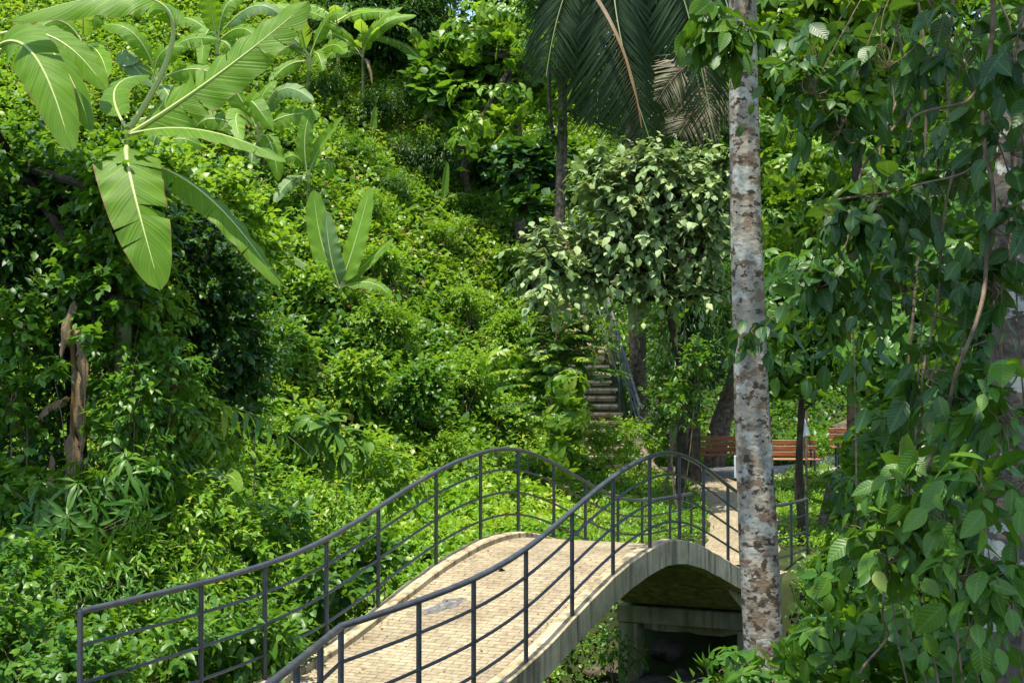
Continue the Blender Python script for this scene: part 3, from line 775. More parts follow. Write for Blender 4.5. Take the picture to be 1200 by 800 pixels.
cover('hillside_creepers', 'green creepers and weeds on the hillside right of the stone steps', 15000, (2.8, 22), (32, 58), .19, 'ov', 'mid', .6, 7, lambda x, y, s, t: y > 33.6)
cover('hillside_weeds', 'taller leafy shoots standing out of the hillside creepers', 9000, (-20, 3.2), (22, 52), .17, 'ov3', 'bright', .65, 9, lambda x, y, s, t: hillm(x, y, s, t) & (vnoise(x*.55, y*.55, 61) > .42) & ~((x > -2.8) & (y > 34)), sprig=.75)
cover('hillside_weeds', 'darker trailing shoots among the hillside creepers', 6000, (-20, 3.2), (22, 52), .15, 'ov', 'mid', .65, 9, lambda x, y, s, t: hillm(x, y, s, t) & (vnoise(x*.6, y*.6, 63) > .5), sprig=.7)
cover('dead_leaves', 'scattered dead brown leaves and dry stems on the open slope', 2600, (-9, 2.5), (24, 46), .15, 'ov3', 'dry', .7, 3, lambda x, y, s, t: hillm(x, y, s, t) & (vnoise(x*.5, y*.5, 71) > .45))
cover('gully_weeds', 'taller leafy shoots in the gully left of the bridge', 2600, (-9, 1), (12.5, 27), .12, 'ov3', 'bright', .75, 9, lambda x, y, s, t: (t < -1.9) & (s > -5.0), sprig=.5)
cover('gully_creepers', 'leafy green creepers filling the gully left of the bridge', 14000, (-9, 1), (12.5, 27), .105, 'heart', 'bright', .75, 8, lambda x, y, s, t: (t < -1.3-1.2*np.exp(-((s-3.6)/1.6)**2)) & (s > -5.0) & (y < np.interp(x, HX, HS)+.5))
cover('grass_bank', 'short bright green weeds on the bank at the far end of the bridge', 19000, (-2.5, 15), (20, 34.5), .075, 'ov', 'bright', .28, 8, lambda x, y, s, t: (s > 3.4) & ((t > -4) | (s > 6)), hs=.4)
cover('bank_weeds', 'shaded weeds on the bank under the trees on the right', 6000, (1.2, 8), (7, 21), .11, 'ov', 'mid', .4, 7, lambda x, y, s, t: (t > 1.4))
cover('bank_weeds', 'weeds on the near bank left of the bridge end', 5000, (-8, -1.5), (6, 16), .10, 'ov', 'mid', .5, 7, lambda x, y, s, t: (t < -1.5) & (s < -3))

# ------------------------------------------------------------------ banana plants
def bezier(a, c, b, n): 
    u = np.linspace(0, 1, n)[:, None]
    return (1-u)**2*a+2*u*(1-u)*c+u*u*b
def banana_leaf(parent, a, c, b, w, mat=None, roll=0., fold=.35, tears=3, curl=.0, nu=40, pet=.10, wave=.05, face=None, wf=46):
    """blade along a bezier a-c-b; fold > 0 lets both halves hang from the midrib; face = direction the upper side looks"""
    mat = mat or BAN
    P = bezier(np.array(a, float), np.array(c, float), np.array(b, float), nu); Tn = unit(np.gradient(P, axis=0))
    up = np.array(face if face is not None else (0, 0, 1), float)
    S = unit(np.cross(Tn, up)+1e-6); Nn = np.cross(S, Tn)
    S, Nn = S*math.cos(roll)+Nn*math.sin(roll), Nn*math.cos(roll)-S*math.sin(roll)
    u = np.linspace(0, 1, nu)
    uu = np.clip((u-pet)/(1-pet), 0, 1)
    W = w/2*np.minimum(1, (uu*7)**.6)*np.maximum(0, 1-uu**5)**.55*(1-.18*uu)
    W = np.maximum(W, .004)
    m = MB(); ph = RNG.random()*6
    for sg in (-1, 1):
        cuts = sorted(RNG.choice(np.arange(6, nu-4), size=min(tears, nu-12), replace=False).tolist()) if tears else []
        seg = [int(pet*nu)]+cuts+[nu-1]
        for i0, i1 in zip(seg[:-1], seg[1:]):
            if i1-i0 < 1: continue
            fj = fold+RNG.normal(0, .10 if tears else .03)
            G = []; UV = []
            for i in range(i0, i1+1):
                row = []; ru = []
                gap = 0
                if i == i0 and i0 != seg[0]: gap = .10
                if i == i1 and i1 != nu-1: gap = -.10
                for v in np.linspace(0, 1, 6):
                    ang = fj*(.5+.9*v*curl+.5*v)+wave*math.sin(u[i]*wf+ph+sg)*v
                    d = S[i]*sg*math.cos(ang)-Nn[i]*math.sin(ang)
                    q = P[i]+d*W[i]*v+Tn[i]*(gap*v*.25*w+.10*w*v)
                    row.append(q); ru.append((u[i], v))
                G.append(row); UV.append(ru)
            m.grid(np.array(G), np.array(UV), flip=(sg > 0))
    lf = m.build('leaf', mat, parent)
    rr = np.interp(u, [0, pet, 1], [.028*w/.5, .02*w/.5, .003])
    MB().tube(P-Nn*.004, rr, 6).build('midrib', MIDRIB if mat is not BANB else BANB, lf)
    return lf
def banana(label, foot, top, r, leaves_, group=None, stem_mat=None, name='banana_plant'):
    """leaves_: list of dicts or tuples (a, c, b, w, kwargs) in world points"""
    e = empty(name, (foot[0], foot[1], gz(foot[0], foot[1])), label, 'banana plant', group)
    f = np.array([foot[0], foot[1], gz(foot[0], foot[1])-.1])
    P = curve(f, top, n=10, bow=rdir(1)[0]*.06)
    MB().tube(P, np.linspace(r, r*.45, 10), 10, wob=.06).build('pseudostem', stem_mat or PSEUDO, e)
    for a, c, b, w, k in leaves_: banana_leaf(e, a, c, b, w, **k)
    return e
V3 = lambda *a: np.array(a, float)
CAMP = V3(0, 0, CZ)
def tocam(p, upw=.5):
    d = CAMP-np.array(p); d /= np.linalg.norm(d); return d+V3(0, 0, upw)

# big banana plant of the upper left
Dn = 15.0; ct = at(150, 158, Dn)
banana('large banana plant with broad arching leaves above the left thicket', (ct[0]-.1, Dn+.1), ct, .13, [
    (ct, at(255, 95, 14.7), at(357, 6, 14.9), .66, dict(face=(.35, -.75, .75), roll=-.1, fold=.30, tears=5, pet=.05, wave=.09)),
    (at(152, 150, 15.2), at(300, -70, 15.0), at(14, 22, 14.6), .62, dict(face=(0, -.6, .9), fold=.5, tears=6, pet=.34, wave=.12)),
    (ct, at(235, 132, 14.4), at(332, 188, 14.2), .40, dict(face=(0, -.35, 1), fold=.25, tears=1, pet=.10)),
    (at(150, 172, 14.9), at(138, 165, 14.1), at(186, 332, 13.9), .72, dict(face=tocam(at(150, 260, 14), .5), fold=.22, tears=3, pet=.08, wave=.07)),
    (at(158, 190, 15), at(240, 195, 14.6), at(326, 332, 14.4), .42, dict(face=(.3, -.5, .8), fold=.45, tears=4, pet=.12, wave=.12)),
    (at(148, 150, 15.2), at(180, 120, 15.9), at(238, 160, 16.2), .42, dict(face=(0, -.4, 1), fold=.3, tears=2)),
    (at(148, 150, 15.2), at(110, 90, 15.9), at(172, 88, 16.3), .36, dict(face=(0, -.6, .8), fold=.35, tears=2)),
])
c2 = at(-8, 60, 15.2)
banana('banana plant with hanging leaves at the left edge of the picture', (c2[0]-.2, 15.4), c2, .13, [
    (c2, at(40, 10, 14.6), at(82, 172, 14.2), .60, dict(face=tocam(at(50, 100, 14.4), .3), fold=.25, tears=1, pet=.06)),
    (at(0, 60, 15.4), at(62, 10, 15.2), at(106, 150, 15.0), .46, dict(face=(.4, -.6, .5), fold=.4, tears=2, pet=.1)),
    (at(0, 40, 15.6), at(70, 20, 15.5), at(122, 102, 15.4), .44, dict(face=(.1, -.8, .6), fold=.3, tears=2, pet=.1)),
    (at(0, 40, 15.2), at(-60, 0, 14.8), at(-80, 150, 14.6), .5, dict(face=(-.3, -.5, .8), fold=.3, tears=2)),
])
def auto_banana(px, py, D, H, label, n=7, Ll=1.5, w=.38, mat=None, foot=None, group='banana plants up on the hillside', young=False, drop=.6, dead=0, foot_px=75):
    """a whole plant whose crown sits at photo pixel px, py"""
    D = min(D+8, hit(px, py+foot_px))-.3
    t = at(px, py, D)
    t = V3(t[0], t[1], t[2])
    ls = []
    for i in range(n):
        az = i*2.4+RNG.random()*.7; el = RNG.uniform(.35, 1.3) if not young else RNG.uniform(1.0, 1.35)
        l = Ll*RNG.uniform(.75, 1.15)
        d = V3(math.cos(az)*math.cos(el), math.sin(az)*math.cos(el)*.8-.15, math.sin(el))
        a = t-V3(0, 0, .15*RNG.random()); c = a+d*l*.55
        h = V3(d[0], d[1], 0); h /= np.linalg.norm(h)+1e-6
        b = c+h*l*.5*(1 if not young else .35)+V3(0, 0, (d[2]-drop*1.6)*l*.35 if not young else l*.4)
        ls.append((a, c, b, w*RNG.uniform(.75, 1.1), dict(mat=mat or (BAN if RNG.random() < .6 else BANY), face=(RNG.normal(0, .4), -1.0, .7), fold=RNG.uniform(.15, .5), tears=int(RNG.integers(1, 8)), nu=30, pet=.12, wave=.045)))
    for i in range(dead):
        az = RNG.random()*6.3; h = V3(math.cos(az), math.sin(az)-.3, 0)
        ls.append((t-V3(0, 0, .2), t+h*.35-V3(0, 0, .1), t+h*.4-V3(0, 0, 1.0), .22, dict(mat=BANB, fold=.9, tears=3, nu=20, wave=.4, wf=14)))
    return banana(label, (t[0], t[1]+.1) if foot is None else foot, t, .09, ls, group)
def grove(label, crown, D, ls, group='banana plants up on the hillside', r=.09):
    """ls: (base px, ctrl px, tip px, width in px, mat, fold, face x)"""
    D = max(D, hit(crown[0], crown[1]+42)-.3); t = at(*crown, D); out = []
    Q = RNG
    for a, c, b, w_, m_, fo, fx in ls:
        da, dc, db = D-.1+Q.normal(0, .1), D-.5+Q.normal(0, .25), D-.6+Q.normal(0, .5)
        out.append((at(*a, da), at(*c, dc), at(*b, db), w_*D/F, dict(mat=m_, face=(fx, -1, .55), fold=fo, tears=int(Q.integers(1, 7)), nu=34, pet=.08, wave=.06)))
        pt_ = at(*a, da)
        if np.linalg.norm(pt_-t) > .25:
            out[-1] = (t,)+out[-1][1:] if False else out[-1]
    e = banana(label, (t[0], t[1]+.1), t, r, out, group)
    st_ = MB()
    for a, c, b, w_, m_, fo, fx in ls: st_.tube(curve(t-V3(0, 0, .1), at(*a, D-.1), n=5), np.linspace(r*.5, .02, 5), 6)
    st_.build('leaf_stalks', MIDRIB, e)
    return e
g_ = lambda n: (BAN, BANY, BANP)[n]
grove('banana plant with blue green leaves arching over the gap right of the largest leaf', (306, 165), 27, [
    ((300, 150), (262, 70), (252, 108), 30, g_(0), .5, .5), ((304, 150), (278, 88), (318, 150), 30, g_(0), .3, -.4), ((306, 148), (322, 78), (366, 118), 26, g_(2), .4, -.3),
    ((308, 150), (338, 128), (373, 134), 30, g_(0), .3, 0), ((304, 155), (264, 108), (282, 164), 28, g_(1), .2, .3), ((300, 160), (240, 120), (226, 156), 30, g_(0), .3, .4),
    ((306, 160), (318, 150), (326, 210), 26, g_(0), .4, 0), ((304, 164), (290, 170), (298, 226), 24, g_(2), .5, .2), ((302, 150), (300, 110), (322, 96), 24, g_(0), .2, -.6)])
grove('banana plant whose leaves arch beside the dark fine leaved bush near the top', (362, 80), 33, [
    ((362, 70), (336, 40), (300, 70), 24, g_(0), .4, .4), ((362, 66), (330, 15), (303, 66), 26, g_(2), .4, .4), ((364, 64), (385, 5), (402, 18), 22, g_(0), .3, -.3), ((364, 68), (372, 50), (378, 82), 20, g_(0), .4, -.2),
    ((360, 66), (350, 20), (342, -4), 26, g_(1), -.2, .2), ((366, 70), (392, 40), (404, 62), 22, g_(0), .3, -.4), ((360, 72), (335, 70), (318, 96), 22, g_(0), .4, .4)])
grove('banana plant with a yellow upright leaf at the right end of the grove', (362, 210), 28, [
    ((361, 206), (372, 170), (402, 138), 22, g_(1), -.25, -.3), ((363, 200), (392, 178), (384, 208), 16, g_(0), .4, -.2), ((360, 200), (345, 170), (330, 190), 20, g_(0), .4, .4), ((360, 204), (352, 150), (366, 128), 20, g_(0), .1, .3), ((358, 206), (338, 205), (322, 236), 18, g_(2), .4, .3)], r=.07)
grove('banana plant with long level leaves behind the two nearest banana plants', (190, 110), 24, [
    ((185, 85), (205, 35), (252, 46), 28, g_(0), .35, -.2), ((180, 88), (185, 48), (214, 56), 24, g_(0), .35, -.3), ((178, 90), (120, 40), (178, 100), 30, g_(2), .3, .2), ((186, 92), (150, 66), (140, 80), 20, g_(1), .3, .5),
    ((190, 92), (228, 70), (262, 92), 26, g_(0), .4, -.3), ((182, 84), (160, 20), (120, 30), 28, g_(0), .4, .4), ((186, 100), (196, 98), (212, 150), 24, g_(2), .4, -.2)])
grove('banana plant rising between the big leaf tip and the top edge of the picture', (255, 60), 29, [
    ((255, 45), (262, -10), (282, 2), 24, g_(0), .3, -.3), ((254, 45), (246, 10), (242, -20), 26, g_(0), -.2, .4), ((256, 48), (285, 20), (300, 46), 24, g_(0), .4, -.3), ((252, 48), (220, 5), (196, 30), 26, g_(0), .4, .4),
    ((255, 50), (270, 40), (278, 88), 24, g_(1), .4, -.2), ((252, 40), (240, 20), (236, 78), 22, g_(1), .3, .3), ((256, 42), (300, -15), (330, 20), 24, g_(2), .4, -.3)])
grove('banana plant peeping out at the top between the nearest two plants', (95, 60), 24, [
    ((95, 48), (70, 5), (40, 40), 28, g_(0), .4, .4), ((96, 46), (115, -5), (150, 10), 28, g_(0), .4, -.3), ((96, 50), (100, 10), (92, -10), 26, g_(1), .1, .2), ((94, 52), (118, 50), (126, 90), 26, g_(0), .4, -.2)])
grove('banana plant with pale arching leaf just above the yellow green vine', (182, 190), 22, [
    ((178, 180), (182, 138), (212, 156), 30, g_(2), .3, -.2), ((184, 182), (225, 176), (262, 220), 28, g_(0), .4, -.3), ((180, 184), (166, 170), (158, 214), 26, g_(0), .4, .3), ((184, 178), (206, 150), (236, 172), 26, g_(0), .3, -.2)])
for q in [(425, 62, 42, 'small banana plant under the dark tree crown at the top', 8, 2.1, .5, None, 2),
          (500, 78, 44, 'yellowing banana plant below the top edge right of the dark crown', 7, 2.1, .5, BANY, 1),
          (395, 25, 40, 'banana plant at the very top left of the dark tree crown', 8, 2.2, .5, BANY, 1)]:
    auto_banana(q[0], q[1], q[2], 3, q[3], q[4], q[5], q[6], q[7], dead=q[8])
# young bright plant in the middle of the slope
Dm = hit(395, 345)-.6; cm = at(398, 338, Dm)
banana('young banana plant with four upright bright leaves amid the creepers', (cm[0], Dm), at(398, 330, Dm), .06, [
    (cm, at(372, 290, Dm), at(368, 226, Dm+.1), .72, dict(face=(.5, -1, .2), fold=-.25, tears=1, mat=BANY, pet=.05)),
    (cm, at(384, 300, Dm-.2), at(382, 250, Dm-.1), .62, dict(face=(-.6, -1, .3), fold=.3, tears=1, mat=BANP, pet=.05)),
    (cm, at(416, 290, Dm-.1), at(433, 222, Dm), .70, dict(face=(-.6, -1, .3), fold=.1, tears=0, mat=BANY, pet=.05)),
    (cm, at(440, 318, Dm-.2), at(458, 350, Dm-.4), .36, dict(face=(-.3, -.8, .8), fold=.3, tears=3, mat=BAN, pet=.08)),
    (cm, at(360, 320, Dm-.2), at(352, 352, Dm-.5), .36, dict(face=(.3, -.8, .8), fold=.3, tears=3, mat=BAN, pet=.08)),
    (cm, at(425, 312, Dm), at(460, 280, Dm), .40, dict(face=(-.3, -.8, .8), fold=.2, tears=1, mat=BAN, pet=.08)),
    (cm, at(345, 300, Dm-.2), at(316, 284, Dm-.5), .36, dict(face=(.2, -.6, .9), fold=.35, tears=2, mat=BANP, pet=.08)),
])
for (px, py, h, lb) in ((436, 150, .9, 'single rolled banana shoot standing on the upper slope'), (520, 225, 1.1, 'small banana sucker with spread leaves on the open slope')):
    D = hit(px, py+25); p = at(px, py+25, D)
    t = V3(p[0], p[1], p[2]+.35)
    ls = [(t, t+V3(.02, -.02, .4), t+V3(.10, -.05, h), .26, dict(mat=BANY, face=(.3, -1, .3), fold=-.5, tears=0, nu=16))]
    if py > 200: ls += [(t, t+V3(s*.35, -.1, .35), t+V3(s*.85, -.15, .15), .24, dict(mat=BANP, fold=.3, tears=1, nu=16)) for s in (-1, 1)]
    banana(lb, (p[0], p[1]), t, .04, ls)
# low plant at the thicket foot: pale leaf, folded dead leaf
Dl = 15.6; cl = at(205, 575, Dl)
banana('low banana plant with one pale flat leaf at the foot of the thicket', (cl[0], Dl), cl, .07, [
    (cl, at(215, 528, Dl-.2), at(268, 562, Dl-.5), .26, dict(mat=BANP, face=(0, -.3, 1), fold=.2, tears=0, pet=.05)),
    (at(262, 558, Dl-.4), at(275, 552, Dl-.6), at(280, 575, Dl-.7), .18, dict(mat=BANY, face=(0, -1, .3), fold=.2, tears=0, pet=.02)),
    (at(200, 560, Dl), at(215, 550, Dl), at(208, 610, Dl-.2), .2, dict(mat=BANB, face=(0, -1, .3), fold=.9, tears=3, wave=.3)),
])
cl = at(180, 420, 16)
banana('banana plant mostly swallowed by the thicket with a pale leaf poking out', (cl[0], 16.3), cl, .08, [
    (cl, at(192, 392, 15.7), at(216, 406, 15.5), .24, dict(mat=BANP, face=(0, -.4, 1), fold=.15, tears=0)),
    (at(190, 440, 16), at(186, 450, 15.5), at(196, 490, 15.4), .22, dict(mat=BANP, face=tocam(cl), fold=.2, tears=1)),
    (at(175, 480, 16), at(150, 470, 15.6), at(160, 520, 15.4), .22, dict(mat=BANP, face=tocam(cl), fold=.2, tears=1)),
])
# dead banana stalk hanging in the dark thicket
Dd = 14.6
e = empty('dead_banana_plant', (at(80, 500, Dd)[0], Dd+.15, gz(at(80, 500, Dd)[0], Dd+.15)), 'dead brown banana stalk with shrivelled hanging leaf sheaths in the dark thicket', 'dead plant')
MB().tube(np.vstack([[at(80, 500, Dd)[0], Dd+.2, gz(at(80, 500, Dd)[0], Dd)], tp([(84, 600, Dd+.1), (86, 500, Dd+.1), (88, 440, Dd+.1), (82, 370, Dd+.1)])]), [.04, .036, .032, .03, .02], 10, wob=.3).build('stalk', BANB, e)
for a, c, b, w in (((88, 430, Dd), (92, 470, Dd-.15), (95, 530, Dd-.1), .17), ((84, 500, Dd), (94, 556, Dd-.15), (72, 586, Dd-.1), .2), ((80, 470, Dd), (62, 462, Dd-.3), (42, 492, Dd-.25), .16),
                   ((84, 380, Dd), (96, 400, Dd-.25), (98, 460, Dd-.15), .16), ((88, 350, Dd), (76, 380, Dd-.2), (72, 418, Dd-.2), .12), ((118, 515, Dd+.4), (128, 540, Dd+.2), (124, 588, Dd+.2), .14),
                   ((60, 530, Dd+.2), (56, 560, Dd+.1), (58, 600, Dd+.1), .12), ((152, 545, Dd+.5), (158, 570, Dd+.3), (150, 610, Dd+.3), .12)):
    banana_leaf(e, at(*a), at(*c), at(*b), w, mat=BANB, face=(RNG.normal(0, .35), -1, .2), fold=.6, tears=4, nu=30, pet=.02, wave=.3, wf=11)

# ------------------------------------------------------------------ left thicket
TH = 'shrubs and vines of the left thicket'
pth = tp([(92, 600, 15.8), (88, 430, 15.9), (60, 280, 16.0), (15, 190, 16.0)])
veg('tree', 'vine smothered tree holding up the dark thicket on the left', 'tree',
    [(120, 250, 15.9, .75, .7, .7), (60, 330, 16, .8, .6, .9), (150, 380, 16, .55, .5, .7), (20, 220, 16, .8, .6, .8), (135, 215, 14.8, .4, .35, .5), (115, 330, 14.9, .5, .4, .6), (-5.9, 12.2, 8.9, 1.0, 1.2, .5, 1), (-7.2, 11.4, 9.2, 1.3, 1.3, .6, 1)], 'heart', .13, 38, 9, 'mid', root=(pth[0][0], 15.9), tr=.12, bark=BARKD, trunk_path=pth, part='crown', stem='trunk', twigs=14)  # last lobes are unseen, added high overhead to shade the thicket
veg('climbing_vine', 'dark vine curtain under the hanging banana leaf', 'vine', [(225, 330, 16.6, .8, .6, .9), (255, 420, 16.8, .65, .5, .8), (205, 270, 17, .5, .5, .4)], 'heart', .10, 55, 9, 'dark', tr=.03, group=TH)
veg('climbing_vine', 'heart leaved creeper clinging in front of the dead brown stalk', 'vine', [(62, 430, 14.1, .12, .1, .14), (112, 500, 14.1, .1, .1, .2), (100, 395, 14.1, .14, .1, .12)], 'heart', .11, 22, 5, 'mid', tr=.012, droop=.4, group=TH, twigs=4)
veg('climbing_vine', 'narrow leaved vine trailing beside the dead brown stalk', 'vine', [(150, 430, 15.0, .45, .4, .9), (175, 540, 15.0, .45, .4, .7)], 'ov3', .13, 42, 8, 'mid', tr=.02, droop=.5, group=TH)
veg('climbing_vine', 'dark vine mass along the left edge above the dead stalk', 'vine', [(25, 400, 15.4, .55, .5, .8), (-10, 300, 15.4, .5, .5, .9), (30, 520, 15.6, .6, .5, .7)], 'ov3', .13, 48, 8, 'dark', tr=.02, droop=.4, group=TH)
veg('bamboo_shrub', 'bamboo leaved shrub with fan shaped sprays at the lower left', 'shrub', [(80, 620, 13.6, .7, .5, .6), (150, 600, 14, .6, .5, .6)], 'lance', .22, 26, 7, 'mid', tr=.02, whorl=True, droop=.45, group=TH)
veg('shrub', 'dark leafy shrub between the bamboo leaves and the left railing end', 'shrub', [(60, 720, 13.0, .75, .6, .7), (165, 700, 13.6, .7, .6, .6)], 'lance', .15, 40, 8, 'mid', tr=.02, droop=.5, group=TH)
veg('shrub', 'soft leaved weeds in the bottom left corner', 'shrub', [(20, 770, 11.4, .55, .5, .5), (90, 790, 11, .45, .5, .4), (15, 690, 12, .4, .4, .5)], 'heart', .085, 60, 8, 'mid', tr=.015, group=TH)
veg('shrub', 'sunlit green shrub behind the left railing below the pale banana leaf', 'shrub', [(215, 610, 14.6, .55, .5, .5), (265, 650, 15.2, .6, .5, .5), (210, 690, 14, .5, .5, .4)], 'ov', .13, 46, 8, 'bright', tr=.02, droop=.4, group=TH)
veg('climbing_vine', 'bright vine leaves cascading where the thicket meets the sunny slope', 'vine', [(205, 490, 15.6, .5, .5, .6), (235, 540, 16, .5, .5, .45), (180, 350, 15.6, .35, .4, .6)], 'ov3', .14, 42, 8, 'bright', tr=.02, droop=.6, group=TH)
veg('climbing_vine', 'yellow green vine leaves just under the long drooping banana leaf', 'vine', [(235, 240, 19, .8, .7, .6), (285, 290, 20, .7, .7, .5), (190, 215, 18, .5, .5, .4)], 'heart', .13, 45, 8, 'bright', tr=.03, group=TH)
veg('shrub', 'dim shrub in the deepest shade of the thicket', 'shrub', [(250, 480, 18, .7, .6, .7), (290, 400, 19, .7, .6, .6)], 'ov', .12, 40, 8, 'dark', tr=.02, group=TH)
veg('climbing_vine', 'leafy vine wall falling to the ground right of the dead brown stalk', 'vine', [(158, 470, 14.3, .3, .3, .5), (162, 560, 14.1, .32, .3, .45), (205, 440, 14.8, .35, .3, .5), (120, 640, 13.8, .35, .3, .3)], 'ov3', .12, 42, 8, 'mid', tr=.015, droop=.5, group=TH, shell=.2, lump=.7)
veg('climbing_vine', 'leafy vine wall falling to the ground left of the dead brown stalk', 'vine', [(12, 470, 14.3, .25, .3, .5), (10, 580, 14.0, .3, .3, .45), (25, 380, 14.6, .3, .3, .4)], 'heart', .11, 42, 8, 'mid', tr=.015, droop=.4, group=TH, shell=.2, lump=.7)
RS = 'shrubs crowding the left railing'
for lb, lobes, lf, L, dn, mt, dr in (
    ('dark broad leaved shrub behind the second bay of the left railing', [(300, 640, 15.4, .5, .4, .35), (340, 610, 15.8, .4, .4, .3)], 'ov3', .17, 20, 'mid', .3),
    ('tall bright weed clump behind the third post of the left railing', [(385, 600, 17, .45, .4, .45), (405, 640, 16.6, .4, .4, .3)], 'ov', .12, 40, 'bright', .3),
    ('shrub with pale fresh tips between the thicket and the left railing', [(265, 590, 16.4, .45, .4, .4)], 'lance', .18, 30, 'bright', .3),
    ('low shrub with broad heart leaves in the gully near the kerb', [(430, 650, 16, .4, .4, .3), (380, 690, 14.6, .45, .4, .3)], 'heart', .13, 36, 'mid', .2),
    ('leafy shrub standing tall where the left railing starts to rise', [(455, 560, 19, .5, .45, .5), (430, 530, 19.4, .4, .4, .4)], 'ov3', .16, 24, 'bright', .3),
    ('shade loving shrub at the bottom below the left railing', [(280, 740, 12.6, .45, .4, .3), (210, 760, 12.2, .4, .4, .3), (330, 750, 12.8, .35, .35, .25)], 'ov3', .14, 30, 'mid', .4)):
    veg('shrub', lb, 'shrub', lobes, lf, L, dn, 8, mt, tr=.015, droop=dr, shell=.2, lump=.7, group=RS, twigs=6)
veg('shrub', 'green weeds at the foot of the left bridge column', 'shrub', [(735, 772, 19.6, .26, .25, .2), (712, 755, 20.5, .25, .25, .25)], 'ov', .11, 34, 8, 'mid', tr=.012, group='weeds in the stream bed', twigs=4)
# arching broad-leaflet fronds by the thicket
def frond(parent, a, c, b, n, ll, t='leaflet', mat='frond', hang=.35, rr=.012, name='frond', tint=None, vee=.35, stem=GSTEM, fac=None):
    P = bezier(np.array(a, float), np.array(c, float), np.array(b, float), 30)
    f = MB().tube(P, np.linspace(rr, rr*.25, 30), 5).build(name, stem, parent)
    u = np.linspace(.14, .985, n); q = np.stack([np.interp(u, np.linspace(0, 1, 30), P[:, i]) for i in range(3)], -1)
    Tn = unit(np.gradient(q, axis=0)); up = np.array([0, 0, 1.]) if fac is None else np.array(fac, float); S = unit(np.cross(Tn, up))
    Nu = np.cross(S, Tn)
    PP = []; DD = []; NN = []; SS = []
    for sg in (-1, 1):
        d = S*sg+Tn*.55+Nu*vee*.4+np.array([0, 0, -hang])+RNG.normal(0, .07, q.shape)
        PP.append(q); DD.append(d); NN.append(Nu+S*sg*-.2+RNG.normal(0, .12, q.shape)); SS.append(ll*np.sin(np.clip(u*.93+.07, 0, 1)*PI)**.5*RNG.uniform(.85, 1.1, n))
    P_, D_, N_, S_ = (np.concatenate(x) for x in (PP, DD, NN, SS))
    leaves('foliage', P_, D_, N_, S_, t, MT[mat], f, tint if tint is None else np.full(len(P_), tint)+RNG.normal(0, .1, len(P_)))
e = empty('palm', (at(190, 560, 16)[0], 16.2, gz(at(190, 560, 16)[0], 16.2)), 'low palm like plant arching a broad leaflet frond over the creepers', 'palm')
r0 = at(195, 520, 16)
MB().tube([(r0[0], 16.2, gz(r0[0], 16.2)-.1), r0], [.04, .03], 8).build('stem', GSTEM, e)
frond(e, r0, at(250, 425, 15.8), at(365, 535, 15.6), 13, .42, 'lance', 'bright', .7, vee=.1)
frond(e, r0, at(225, 450, 15.5), at(262, 545, 15.2), 10, .36, 'lance', 'bright', .7, vee=.1)
frond(e, r0, at(170, 430, 15.8), at(140, 500, 15.3), 10, .36, 'lance', 'mid', .7, vee=.1)

# ------------------------------------------------------------------ bushes on the slope
def bush(px, py, wpx, hpx, label, leaf='heart', L=.13, dens=46, per=8, mat='bright', n=3, name='bush', cat='bush', group='bushes on the sunlit slope', dd=0, **k):
    D = hit(px, min(py+hpx*.45, 640))-.3+dd
    if py < 360 and px > 400 and mat == 'bright': hpx *= .55
    lb = []; k.setdefault('shell', .2); k.setdefault('lump', .7)
    for i in range(n):
        ox = (RNG.random()-.5)*wpx*.5; oy = (RNG.random()-.5)*hpx*.45
        if i == 0: ox = oy = 0
        s = RNG.uniform(.4, .68)
        lb.append((px+ox, py+oy, D+RNG.normal(0, .15), wpx/2*D/F*s, wpx/2*D/F*s*.8, hpx/2*D/F*s))
    return veg(name, label, cat, lb, leaf, L, dens, per, mat, tr=.02, group=group, twigs=6, **k)
B = [(470, 380, 110, 90, 'creeper covered bush with small pale glinting leaves left of the open slope', 'ov', .13),
     (440, 300, 90, 60, 'rounded creeper bush right of the upright young banana leaves', 'ov', .12),
     (330, 400, 110, 80, 'creeper mound under the long drooping banana leaf tip', 'heart', .13),
     (410, 440, 120, 90, 'broad creeper mound in the middle of the sunny slope', 'heart', .13),
     (350, 330, 80, 60, 'creeper mound left of the young banana plant', 'heart', .12),
     (480, 470, 110, 90, 'dense ivy like mound above the left railing crest', 'heart', .13),
     (545, 440, 90, 80, 'creeper mound between the ivy mound and the stone steps', 'ov', .12),
     (550, 350, 90, 60, 'low yellow green bush on the open slope', 'ov', .10),
     (590, 400, 80, 70, 'leafy bush left of the feathery sapling', 'ov', .15),
     (600, 300, 80, 50, 'bush at the upper left of the pale leaved shrub', 'ov', .14),
     (520, 270, 90, 50, 'low scrub in the middle of the upper slope', 'ov', .11),
     (430, 240, 90, 50, 'bush on the upper slope above the young banana plant', 'lance', .15),
     (560, 240, 90, 50, 'dim bush below the hanging light green branch', 'ov', .13),
     (350, 500, 100, 80, 'leafy mound left of the brownish leaved shrub', 'heart', .12),
     (300, 560, 100, 70, 'creeper mound beyond the middle of the left railing', 'heart', .11),
     (420, 560, 110, 70, 'bright creeper mound right behind the rising left railing', 'heart', .11),
     (330, 640, 110, 60, 'bushy weeds in the gully under the left railing curve', 'heart', .11),
     (520, 530, 90, 60, 'bright weeds just behind the crest of the left railing', 'ov', .11),
     (600, 490, 80, 60, 'creeper mound left of the glossy upright shrub', 'heart', .12)]
for i, (px, py, w_, h_, lb, lf, L) in enumerate(B):
    bush(px, py, w_, h_, lb, lf, L, mat='bright' if i not in (12, 5) else 'mid')
bush(455, 120, 130, 90, 'dark green fine leaved bush under the row of banana plants', 'lance', .16, 40, 8, 'dark', 4)
bush(385, 100, 80, 60, 'dark fine leaved bush between two banana clumps', 'lance', .16, 40, 8, 'dark', 3)
